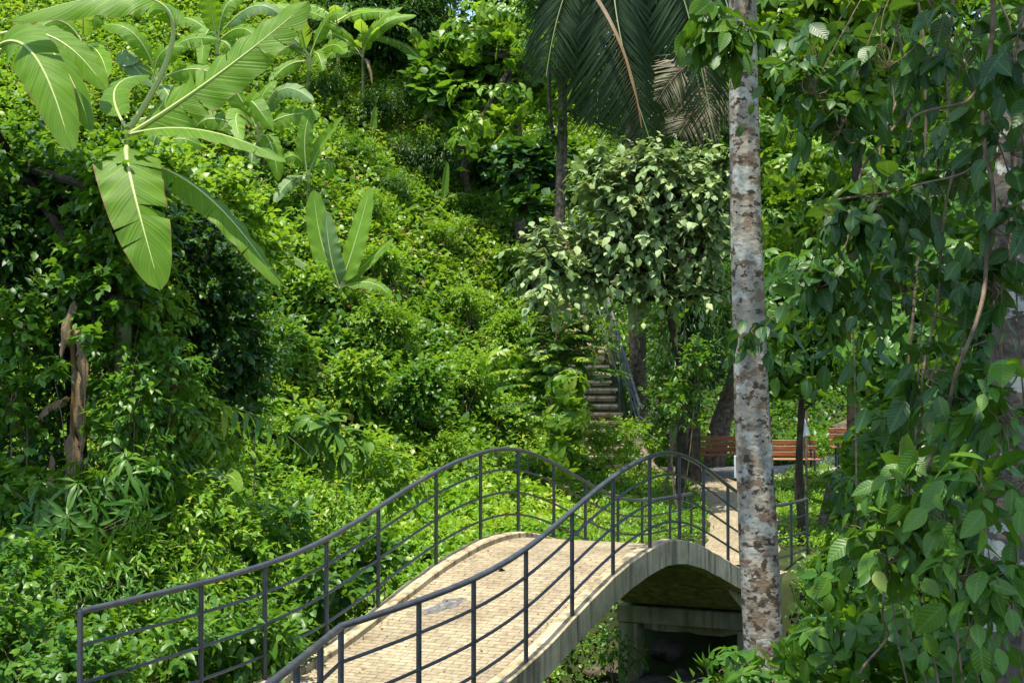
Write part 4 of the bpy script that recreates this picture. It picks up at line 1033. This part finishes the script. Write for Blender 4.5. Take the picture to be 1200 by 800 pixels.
bush(500, 185, 110, 60, 'shaded dark bush at the top of the open slope', 'lance', .16, 40, 8, 'dark', 3)
bush(570, 190, 80, 90, 'black green undergrowth under the light green tree', 'ov', .16, 40, 8, 'dark', 3)
bush(420, 175, 90, 50, 'mid green bush left of the rolled banana shoot', 'lance', .15, 44, 8, 'mid', 3)
bush(465, 215, 90, 40, 'low fine leaved bush right of the rolled banana shoot', 'lance', .13, 44, 8, 'mid', 3)
veg('shrub', 'small shrub with drooping dark and brownish leaves near the railing', 'shrub', [(400, 520, 17.2, .32, .3, .3), (370, 495, 17.2, .25, .25, .25)], 'bigl', .26, 10, 6, 'bigmid', root=(at(395, 590, 17.2)[0], 17.2), tr=.018, droop=.9, twigs=5)
D = 26.5
veg('shrub', 'glossy upright bright shrub standing alone left of the stone steps', 'shrub', [(665, 455, D, .38, .36, .34), (662, 495, D, .46, .42, .42), (660, 535, D, .36, .36, .36)], 'ov3', .22, 22, 8, 'bright', root=(at(663, 560, D)[0], D), tr=.03, droop=.2, whorl=True, shell=.35)
D = 29.5
e = empty('sapling', (at(655, 480, D)[0], D, gz(at(655, 480, D)[0], D)), 'sapling with feathery pinnate leaves reaching across the stone steps', 'sapling')
r0 = at(652, 365, D); f0 = V3(at(652, 480, D)[0], D, gz(at(652, 480, D)[0], D)-.1)
MB().tube(curve(f0, r0, n=8), np.linspace(.035, .015, 8), 7).build('stem', TWIG, e)
for i in range(64):
    az = i*2.4; l = RNG.uniform(.8, 1.6); h = RNG.uniform(.3, 1.05)
    a = f0+(r0-f0)*h; d = V3(math.cos(az), math.sin(az)*.8-.2, 0)
    frond(e, a, a+d*l*.5+V3(0, 0, .38*l), a+d*l+V3(0, 0, .12*l), 15, .27, 'ov', ('mid', 'bright', 'pale')[i % 3], .15, rr=.006)
D = 30.5
for px, py, lb in ((590, 430, 'small weed with a few reddish leaves left of the steps'), (620, 440, 'leafy weed at the foot of the feathery sapling')):
    veg('shrub', lb, 'shrub', [(px, py, D-.5, .5, .45, .45)], 'ov3', .2, 18, 7, 'bright', tr=.015, whorl=True)

# pale leaved big shrub beside the spotted trunk
D = 27.0
veg('shrub', 'large shrub of pale greyish green round leaves left of the spotted trunk', 'shrub',
    [(770, 200, D, .95, .8, .5), (720, 235, D, .85, .7, .5), (815, 235, D, .8, .7, .55), (760, 275, D, 1.0, .8, .5), (700, 290, D+.2, .75, .6, .45), (650, 315, D-.2, .7, .6, .35), (830, 290, D, .6, .6, .5), (740, 320, D, .55, .5, .3), (640, 290, D+.3, .5, .5, .25), (845, 200, D, .4, .5, .4), (700, 200, D+.4, .45, .5, .35), (790, 345, D, .45, .4, .2), (690, 325, D, .5, .5, .25), (830, 340, D, .4, .4, .3), (745, 350, D, .35, .35, .2)],
    'heart', .20, 17, 7, 'pale', root=(at(800, 520, D)[0], D+.4), tr=.09, bark=BARKD, droop=.45, up=.8, shell=.15, lump=.9, twigs=16, sprig=.7, trunk_path=tp([(800, 440, D+.4), (780, 350, D+.2)]))
UG = 'undergrowth around the foot of the pale shrub'
veg('shrub', 'leafy undergrowth hiding the trunk of the pale shrub', 'shrub', [(795, 470, 26.4, .42, .35, .5), (815, 420, 26.4, .35, .35, .45), (780, 440, 27, .25, .25, .4)], 'ov3', .15, 26, 8, 'mid', tr=.015, group=UG, shell=.2, lump=.7)
veg('shrub', 'dark undergrowth right of the stair handrail', 'shrub', [(790, 470, 31, .7, .5, .5), (805, 420, 33, .7, .5, .6), (830, 420, 31.5, .6, .5, .6), (790, 385, 35, .6, .5, .6)], 'ov', .15, 34, 8, 'dark', tr=.02, group=UG)
veg('shrub', 'mid green weeds at the bottom post of the stair handrail', 'shrub', [(735, 515, 30, .7, .5, .35), (790, 510, 31, .7, .4, .3), (700, 510, 30.5, .4, .4, .25)], 'ov', .13, 40, 8, 'bright', tr=.02, group=UG)
veg('shrub', 'straggling bare twigged shrub with a few round leaves beside the dark fern hung trunk', 'shrub', [(775, 370, 28.5, .5, .4, .3), (800, 330, 28.5, .5, .4, .3)], 'round', .2, 9, 4, 'mid', tr=.03, twigs=20, group=UG)
# ------------------------------------------------------------------ trees at the back
def tree(label, px_, D, lobes, leaf, L, dens, mat, tr=.16, bark=BARK, per=8, trunk_px=None, name='tree', group=None, **k):
    """px_: photo column of the foot"""
    x = (px_-600)/F*D
    tpth = tp(trunk_px) if trunk_px else tp([(lobes[0][0]*.6+px_*.4, lobes[0][1]+40, D)])
    return veg(name, label, 'tree', lobes, leaf, L, dens, per, mat, root=(x, D), tr=tr, bark=bark, trunk_path=tpth, part='crown', stem='trunk', twigs=10, group=group, **k)
BK = 'trees behind the open slope'
tree('light green tree whose layered branch hangs over the dark hollow', 610, 41, [(600, 30, 41, 1.7, 1.6, 1.0), (585, 120, 40.5, 1.2, 1.0, .7), (565, 150, 40, .7, .7, .5), (640, 95, 41, 1.1, 1.1, .8), (545, 55, 41, 1.0, .9, .7), (545, 170, 39.8, .45, .5, .4), (620, 60, 40, .8, .8, .5)], 'ov3', .27, 10, 'bright', whorl=True, droop=.5, shell=.2, lump=.8, group=BK)
tree('tree of big round leaves between the dark bush and the light green tree', 545, 42, [(535, 75, 42, 1.2, 1.0, .7), (520, 105, 41.5, .9, .8, .6), (570, 85, 42, 1.0, .9, .5), (545, 115, 41.5, .6, .6, .4)], 'round', .48, 7, 'mid', per=5, group=BK)
tree('dark feathery tree crown hanging into the top edge', 470, 46, [(440, 10, 45, 2.4, 2, 1.0), (490, 35, 45, 1.6, 1.5, .9), (400, 25, 46, 1.6, 1.5, .9), (470, -50, 46, 3, 2.5, 1.2)], 'farl', .3, 26, 'dark', bark=BARKD, group=BK)
tree('slender upright trunk draped in creepers between the dark hollow and the palm', 648, 32.4, [(655, -20, 32.4, 1.2, 1.0, .8), (660, 75, 32.4, .35, .35, .5), (690, -60, 32.4, 1.4, 1.2, .8), (648, 150, 32.4, .3, .3, .35)], 'ov3', .2, 22, 'mid', tr=.13, trunk_px=[(655, 270, 32.4), (660, 150, 32.4), (658, 60, 32.4), (655, -20, 32.4)], group=BK)
tree('dim tree with a twisting creeper loop beside the slender trunk', 628, 38, [(610, 190, 38, .9, .8, .6), (650, 190, 38, .6, .5, .6), (625, 240, 37.5, .5, .5, .4), (690, 215, 37, .7, .7, .5)], 'round', .32, 12, 'dark', tr=.1, bark=BARKD, per=6, trunk_px=[(628, 250, 38), (632, 215, 38)], group=BK)
tree('dark trunked tree hung with ferns behind the pale shrub', 808, 30.5, [(815, 360, 30.2, .45, .4, .7), (800, 440, 30.2, .4, .4, .6), (820, 330, 30.5, 1.0, .8, .5), (810, 390, 30.6, .55, .6, .6), (795, 430, 31, .5, .6, .6)], 'lance', .2, 26, 'dark', tr=.22, bark=BARKD, trunk_px=[(808, 500, 30.5), (812, 400, 30.5), (806, 300, 30.5), (815, 200, 30.5)], droop=.9, group=BK)
tree('bare leaning trunk forking by the left end of the first bench', 836, 33.5, [(880, 330, 33, .9, .8, .7), (845, 380, 33.2, .5, .5, .5)], 'ov', .2, 18, 'mid', tr=.24, bark=BARK, trunk_px=[(842, 500, 33.5), (858, 460, 33.4), (866, 420, 33.3), (880, 360, 33)], group=BK)
RK = 'trees beyond the benches'
tree('tree with whorled glossy leaflets hanging over the benches', 940, 24, [(950, 330, 24, 1.0, .9, .7), (920, 370, 23.5, .7, .7, .7), (985, 400, 24, .8, .7, .7), (930, 430, 23.5, .6, .6, .5), (1010, 330, 24.5, .9, .8, .8)], 'ov3', .2, 24, 'mid', tr=.07, bark=BARKD, whorl=True, droop=.7, trunk_px=[(936, 540, 24), (940, 450, 24)], group=RK)
tree('tree of fresh green leaf rosettes at the top right of the spotted trunk', 1000, 27, [(1010, 60, 27, 1.6, 1.2, .8), (960, 100, 27, 1.2, 1, .7), (1060, 110, 27, 1.4, 1.1, .8), (930, 50, 27, 1.0, 1, .8), (1030, -20, 27, 2, 1.5, .9), (920, 10, 27, .9, .9, .6)], 'ov3', .26, 17, 'bright', tr=.13, bark=BARKD, whorl=True, droop=.4, trunk_px=[(1000, 400, 27), (1005, 200, 27), (1000, 90, 27)], group=RK)
tree('bright bush like tree right behind the spotted trunk', 940, 31, [(930, 210, 31, 1.0, .9, .7), (960, 250, 31, .9, .8, .6), (915, 270, 31, .7, .7, .7), (985, 190, 31, .9, .8, .7), (900, 160, 31.4, .6, .7, .6)], 'ov3', .18, 26, 'bright', tr=.08, whorl=True, group=RK)
tree('dark trunked tree seen through the hanging lianas', 1050, 20, [(1070, 300, 20, .7, .7, .7), (1040, 235, 20, .6, .6, .5), (1090, 400, 20, .9, .8, .8), (1120, 250, 20, .9, .8, .9), (1040, 430, 20, .7, .6, .6)], 'ov3', .17, 26, 'mid', tr=.12, bark=BARKD, whorl=True, trunk_px=[(1045, 450, 20), (1040, 300, 20), (1050, 200, 20)], group=RK)
tree('slim mossy trunk in front of the second bench', 935, 26.5, [(950, 470, 26.3, .3, .3, .2)], 'ov3', .16, 14, 'mid', tr=.05, bark=BARKD, trunk_px=[(933, 560, 26.5), (938, 520, 26.5), (942, 480, 26.5)], group=RK)
tree('leaning mossy tree limb crossing before the third bench', 960, 25, [(1040, 480, 24.8, .5, .4, .3)], 'ov3', .18, 18, 'mid', tr=.085, bark=BARK, trunk_px=[(975, 562, 25), (995, 545, 25), (1015, 525, 24.9), (1040, 490, 24.8)], group=RK)
p = at(945, 565, 26.9)
o = MB().tube([(p[0], p[1], gz(p[0], p[1])-.1), at(945, 520, 26.9), at(944, 470, 26.9)], [.025, .024, .022], 8).build('wooden_stake', TWIG); tag(o, 'thin brown wooden stake beside the mossy slim trunk', 'stake')
e = tag(MB().box(at(942, 501, 26.7), (.15, .012, .32), (1, -.3, .35), up=(-.3, 0, 1), bev=.004).build('name_tag', WHITE), 'small white board hung at a tilt on the thin trunk by the benches', 'sign')
q = at(862, 535, D0); qq = at(864, 533, 13.68)
o = MB().box(at(863.5, 547, 13.74), (.03, .08, .22), (1, .2, 0), bev=.004).build('white_sign', WHITE); tag(o, 'white board edge fixed to the left side of the spotted trunk', 'sign')
# fallen log on the grass past the benches
o = MB().tube(curve(at(978, 508, 33.6), at(1012, 492, 34.0), n=7), [.2, .22, .2, .21, .19, .2, .17], 10, wob=.2).build('fallen_log', BARK); tag(o, 'fallen mossy log on the sunny grass beyond the benches', 'log')

veg('shrub', 'leafy shrub crowding the left edge of the stone steps', 'shrub', [(662, 400, 29.8, .5, .45, .5), (640, 440, 29.5, .5, .45, .45), (672, 350, 30.5, .5, .4, .35), (690, 375, 31, .3, .3, .25), (706, 392, 31.5, .34, .3, .26), (678, 425, 30.5, .3, .3, .3)], 'ov3', .19, 16, 8, 'mid', tr=.02, group=UG)
# ------------------------------------------------------------------ palm with drooping fronds
D = 30.0
e = empty('palm_tree', (3.25, D+6, gz(3.25, D+6)), 'tall palm whose dark drooping fronds hang behind the pale shrub', 'palm')
pt = at(740, -120, D+2.5)
MB().tube(dens_path(np.array([[3.25, D+6, gz(3.25, D+6)-.2], at(742, 100, D+5), pt])), .22, 12, wob=.06).build('trunk', BARK, e)
FR = [((735, -110), (660, -60), (640, 90), 1.2), ((735, -110), (690, -40), (762, 165), 1.5), ((745, -110), (800, -60), (835, 150), 1.3), ((750, -110), (850, -70), (862, 60), 1.1), ((735, -110), (640, -110), (600, -10), 1.0), ((740, -110), (700, 20), (700, 140), 1.2), ((745, -115), (770, 0), (800, 175), 1.4), ((750, -115), (800, 20), (790, 120), 1.2), ((755, -120), (880, -90), (900, 60), 1.0)]
for i, (a, c, b, l) in enumerate(FR):
    dd = [0, -.9, -.5, -.3, .8, .6, .4, .9, .2][i]
    frond(e, at(*a, D+2.4), at(*c, D+1.2+dd), at(*b, D+dd), 84, 1.3*l, 'strip', 'frond', .7, rr=.03, vee=.1, stem=GSTEM, fac=(0, -.8, 1), tint=.5)
frond(e, at(700, 0, D), at(740, 60, D-1.2), at(752, 150, D-1.2), 30, .35, 'strip', 'dry', 1.2, rr=.05, stem=BANB)
frond(e, at(860, 60, D+1), at(800, 60, D), at(770, 120, D-.2), 50, .9, 'strip', 'frond', .3, rr=.02, tint=.95, stem=TWIG, fac=(0, -1, .4))
frond(e, at(870, 100, D+1), at(820, 110, D), at(795, 160, D-.2), 50, .9, 'strip', 'frond', .3, rr=.02, tint=.97, stem=TWIG, fac=(0, -1, .4))

# ------------------------------------------------------------------ right side: trunk, climbers, lianas, shrubs
D = 10.4
e = veg('tree', 'grey spotted tree trunk wrapped in lianas at the right edge', 'tree', [(3.6, 10.2, 9.6, 2.2, 2.2, .9), (5.6, 9.0, 9.8, 2.2, 2.4, .9), (2.4, 6.4, 9.0, 1.1, 1.3, .6), (6.2, 12.6, 9.8, 2, 2, .9), (3.0, 4.2, 8.8, 1.6, 1.6, .7), (1.4, 4.6, 8.6, 1.1, 1.3, .6), (4.6, 6.2, 9.2, 1.5, 1.8, .8)], 'ov3', .3, 7.5, 7, 'mid', px=False,
        root=((1178-600)/F*D, D), tr=.165, bark=SPOT2, trunk_path=tp([(1176, 760, D), (1182, 560, D), (1190, 380, D), (1176, 200, D), (1215, 60, D), (1240, -200, D)]), part='crown', stem='trunk', twigs=4)  # unseen crown, with lobes toward the camera added to shade the right foliage
BL = 'big leaved climbers on the right'
bl = dict(droop=.9, spread=.9, up=.25, jit=.6, shell=.1, twigs=16, tr=.009, lump=.7, sprig=.32)
veg('climbing_shrub', 'climber with large dark veined leaves hanging at the top right', 'climber', [(955, 60, 8.6, .26, .3, .3), (985, 140, 8.4, .26, .3, .26), (1040, 60, 8.4, .3, .3, .4), (950, 100, 8.4, .15, .2, .2)], 'big', .165, 10, 5, 'big', root=(2.7, 8.6), trunk_path=[[3.2, 8.7, 5], [2.6, 8.6, 6]], group=BL, **bl)
veg('climbing_shrub', 'large leaved climber spray above the middle of the liana tangle', 'climber', [(1070, 225, 8.2, .34, .3, .26), (1125, 170, 8.2, .34, .3, .4), (1020, 235, 8.0, .2, .2, .14), (1130, 60, 8.3, .36, .3, .4), (985, 245, 8, .12, .15, .12)], 'big', .165, 9, 5, 'big', root=(3.1, 8.4), trunk_path=[[3.2, 8.4, 3.5], [2.9, 8.3, 4.3]], group=BL, **bl)
veg('climbing_shrub', 'large leaved climber against the grey trunk on the right edge', 'climber', [(1185, 160, 7.8, .26, .3, .4), (1180, 260, 7.6, .26, .3, .3), (1165, 330, 7.8, .26, .3, .25), (1190, 60, 7.8, .26, .3, .3)], 'big', .18, 10, 5, 'big', root=(3.2, 7.9), group=BL, **bl)
veg('climbing_shrub', 'large leaved climber over the middle right behind the long pale liana', 'climber', [(1060, 330, 8.2, .34, .3, .26), (1090, 430, 7.8, .30, .3, .26), (1010, 345, 8.4, .28, .3, .22), (1140, 470, 7.8, .26, .3, .24), (960, 330, 8.4, .16, .2, .14)], 'big', .165, 9, 5, 'big', root=(2.9, 8.2), trunk_path=[[3.0, 8.2, 2.2], [2.8, 8.2, 3.2]], group=BL, **bl)
veg('climbing_shrub', 'large leaved shrub with glossy leaves by the far end of the right railing', 'climber', [(1065, 560, 7.6, .26, .3, .2), (1035, 605, 7.8, .15, .2, .12), (1100, 600, 7.4, .28, .3, .26), (1035, 640, 7.6, .2, .25, .16)], 'big', .165, 13, 5, 'bigmid', root=(2.5, 7.6), group=BL, **bl)
veg('climbing_shrub', 'large leaved shrub in the lower right with upright fresh tips', 'climber', [(1150, 560, 7.0, .26, .3, .28), (1130, 670, 6.8, .26, .3, .2), (1185, 690, 6.8, .2, .3, .26), (1180, 480, 7.2, .2, .25, .26)], 'big', .175, 12, 5, 'bigmid', root=(2.7, 6.9), group=BL, **bl)
veg('climbing_shrub', 'leafy spray hanging from above across the top of the spotted trunk', 'climber', [(838, 40, 10.2, .13, .15, .12), (872, 38, 10.2, .06, .1, .08), (828, 8, 10.2, .12, .15, .10)], 'bigl', .22, 17, 4, 'bigmid', root=(2.5, 9.9), tr=.010, droop=1.1, spread=.7, up=.1, shell=.25, twigs=5, trunk_path=[[2.9, 9.6, 5], [2.6, 9.8, 6.9], [1.9, 10.1, 6.3]], group=BL)
veg('climbing_shrub', 'twig with three dark leaves crossing the middle of the spotted trunk', 'climber', [(880, 385, 12.4, .12, .1, .07)], 'big', .22, 22, 2, 'big', root=(2.9, 11.8), tr=.008, droop=.9, up=.1, shell=.2, trunk_path=[at(1000, 300, 11.9), at(960, 340, 12), at(905, 372, 12.3)], group=BL, twigs=3)
SH = 'small leaved shrubs under the trees on the right'
sh = dict(whorl=True, droop=.35, shell=.4, twigs=12, tr=.018)
veg('shrub', 'small leaved shrub in front of the foot of the spotted trunk', 'shrub', [(940, 765, 10.8, .2, .25, .14), (862, 775, 10.2, .2, .2, .1), (905, 795, 10, .3, .3, .12)], 'ov3', .12, 40, 7, 'mid', group=SH, **sh)
veg('shrub', 'shrub with slim drooping leaf whorls between the right railing and the dark thicket', 'shrub', [(1000, 655, 12, .26, .4, .24), (985, 720, 11.4, .28, .4, .22), (1030, 600, 12, .26, .4, .24), (1000, 690, 11, .4, .4, .35)], 'ov3', .14, 34, 7, 'mid', group=SH, **sh)
veg('shrub', 'whorled leaved shrub screening the third bench', 'shrub', [(1015, 530, 15, .35, .3, .3), (1050, 500, 15, .4, .3, .35), (985, 575, 14, .25, .3, .2)], 'ov3', .15, 30, 7, 'mid', group=SH, **sh)
veg('shrub', 'dark leafy shrub along the bottom between the spotted trunk and the grey trunk', 'shrub', [(980, 760, 9.6, .4, .4, .26), (1050, 740, 9.4, .4, .4, .35), (1110, 770, 9, .35, .4, .3)], 'ov3', .14, 32, 7, 'mid', group=SH, **sh)
veg('shrub', 'deep shaded shrub behind the lower right leaves', 'shrub', [(1080, 620, 11.5, .8, .5, .6), (1160, 640, 11.5, .6, .5, .8), (1140, 520, 12.5, .6, .5, .6), (1190, 440, 12.5, .6, .5, .8)], 'ov3', .17, 26, 7, 'dark', group=SH, **sh)
veg('shrub', 'mid height shrub filling behind the hanging lianas', 'shrub', [(1120, 330, 14, .7, .6, .7), (1170, 200, 14, .7, .6, .8), (1120, 110, 15, .7, .7, .8), (1180, 50, 14, .7, .6, .7)], 'ov3', .19, 10, 7, 'mid', group=SH, **sh)
LI = [([(1118, -60), (1112, 60), (1106, 150), (1104, 230)], 8.2, .013, 'straight pale liana hanging from the top right of the fresh rosettes'),
      ([(1175, 240), (1166, 270), (1150, 340), (1129, 415), (1117, 460), (1097, 520), (1085, 560)], 7.5, .017, 'long pale liana slanting down past the grey trunk'),
      ([(1165, -40), (1160, 60), (1152, 180), (1165, 270), (1168, 360)], 7.9, .020, 'thick reddish brown liana close to the grey trunk'),
      ([(1200, 20), (1140, 120), (1085, 130), (1060, 150)], 8.1, .014, 'liana looping leftward from the upper right edge'),
      ([(1115, 20), (1060, 130), (1010, 200), (985, 300), (960, 350)], 8.5, .012, 'dark thin liana slanting from top right to the whorled tree'),
      ([(1120, 200), (1100, 320), (1085, 430), (1075, 500), (1068, 600)], 8.0, .011, 'thin pale liana hanging through the middle of the big leaves'),
      ([(975, 235), (1040, 225), (1110, 210), (1150, 190)], 7.9, .010, 'near level brown twig of the large leaved climber'),
      ([(1190, 470), (1160, 560), (1150, 640), (1135, 740), (1120, 800)], 7.2, .012, 'liana trailing down over the lower right leaves'),
      ([(1050, 0), (1060, 90), (1030, 180), (1040, 260), (1020, 340)], 8.8, .012, 'wavy dark liana among the fresh green rosettes'),
      ([(1010, 790), (1042, 740), (1030, 700), (1045, 660)], 8.6, .012, 'grey dead twig rising from the bottom among small leaves')]
for l, D, r, lb in LI:
    P = dens_path(tp([(x, y, D+.12*math.sin(i*1.7)) for i, (x, y) in enumerate(l)]), 30)
    P += np.stack([.02*np.sin(np.linspace(0, 14, 30)+r*900), .03*np.sin(np.linspace(0, 9, 30)), 0*P[:, 0]], -1)
    tag(MB().tube(P, np.linspace(r*.75, r*.5, 30), 7, wob=.15).build('liana', TWIG), lb, 'liana', 'lianas on the right')

# ------------------------------------------------------------------ far woods closing the view
def woods():
    n = 17000
    x = RNG.uniform(-32, 34, n); y = 50+RNG.random(n)*6+3*vnoise(x*.25, x*0, 41)
    y = np.where(x > 4, 43+RNG.random(n)*6+3*vnoise(x*.25, x*0, 41), y)
    top = 13*np.clip(1, 0, 1)
    h = RNG.random(n)**.8*(12+6*vnoise(x*.3, x*0+3, 43))
    C = np.stack([x, y, ground(x, y)+h], -1)
    O = unit(np.stack([RNG.normal(0, .5, n), -np.ones(n), .6+RNG.random(n)*.6], -1))
    P, D, Nn, S, ti = clump(C, O, 10, .42, spread=1.1, droop=.3, up=.7)
    P = P+rdir(len(P))*.35
    bt = np.repeat(vnoise(x*.35, h*.35, 47), 10)
    tag(leaves('far_woods', P, D, Nn, S, 'far', MT['mid'], None, np.clip(ti*.7+.6*(bt-.35), 0, 1)), 'dense wood closing off the top of the hillside', 'woods', kind='stuff')
woods()

# ------------------------------------------------------------------ camera, sky and sun
cam = bpy.data.cameras.new('camera'); co = bpy.data.objects.new('camera', cam); COL.objects.link(co)
cam.lens = 36*F/1200; cam.sensor_width = 36; cam.clip_end = 600; cam.clip_start = .1
co.location = (0, 0, CZ); co.rotation_euler = (PI/2+PITCH, 0, 0); SC.camera = co
w = bpy.data.worlds.new('World'); SC.world = w; w.use_nodes = True
nt = w.node_tree; bg = nt.nodes['Background']
EL, AZS = math.radians(76), math.radians(204)      # high sun behind the camera, in line with the bridge
sky = nt.nodes.new('ShaderNodeTexSky'); sky.sky_type = 'NISHITA'; sky.sun_disc = False; sky.sun_elevation = EL; sky.sun_rotation = AZS
nt.links.new(sky.outputs[0], bg.inputs[0]); bg.inputs[1].default_value = .15
sl = bpy.data.lights.new('sun', 'SUN'); so = bpy.data.objects.new('sun', sl); COL.objects.link(so)
sl.energy = 3.7; sl.angle = math.radians(.6); sl.color = (1, .93, .80)
d = Vector((math.sin(AZS)*math.cos(EL), math.cos(AZS)*math.cos(EL), math.sin(EL)))
so.rotation_euler = d.to_track_quat('Z', 'Y').to_euler(); so.location = (0, 10, 40)
SC.view_settings.view_transform = 'Standard'; SC.view_settings.look = 'None'; SC.view_settings.gamma = 1; SC.view_settings.exposure = 1.4
SC.render.engine = 'CYCLES'
cy = SC.cycles; cy.max_bounces = 6; cy.diffuse_bounces = 3; cy.glossy_bounces = 2; cy.transmission_bounces = 4; cy.transparent_max_bounces = 4
cy.use_denoising = True; cy.caustics_reflective = False; cy.caustics_refractive = False
cy.sample_clamp_indirect = 6
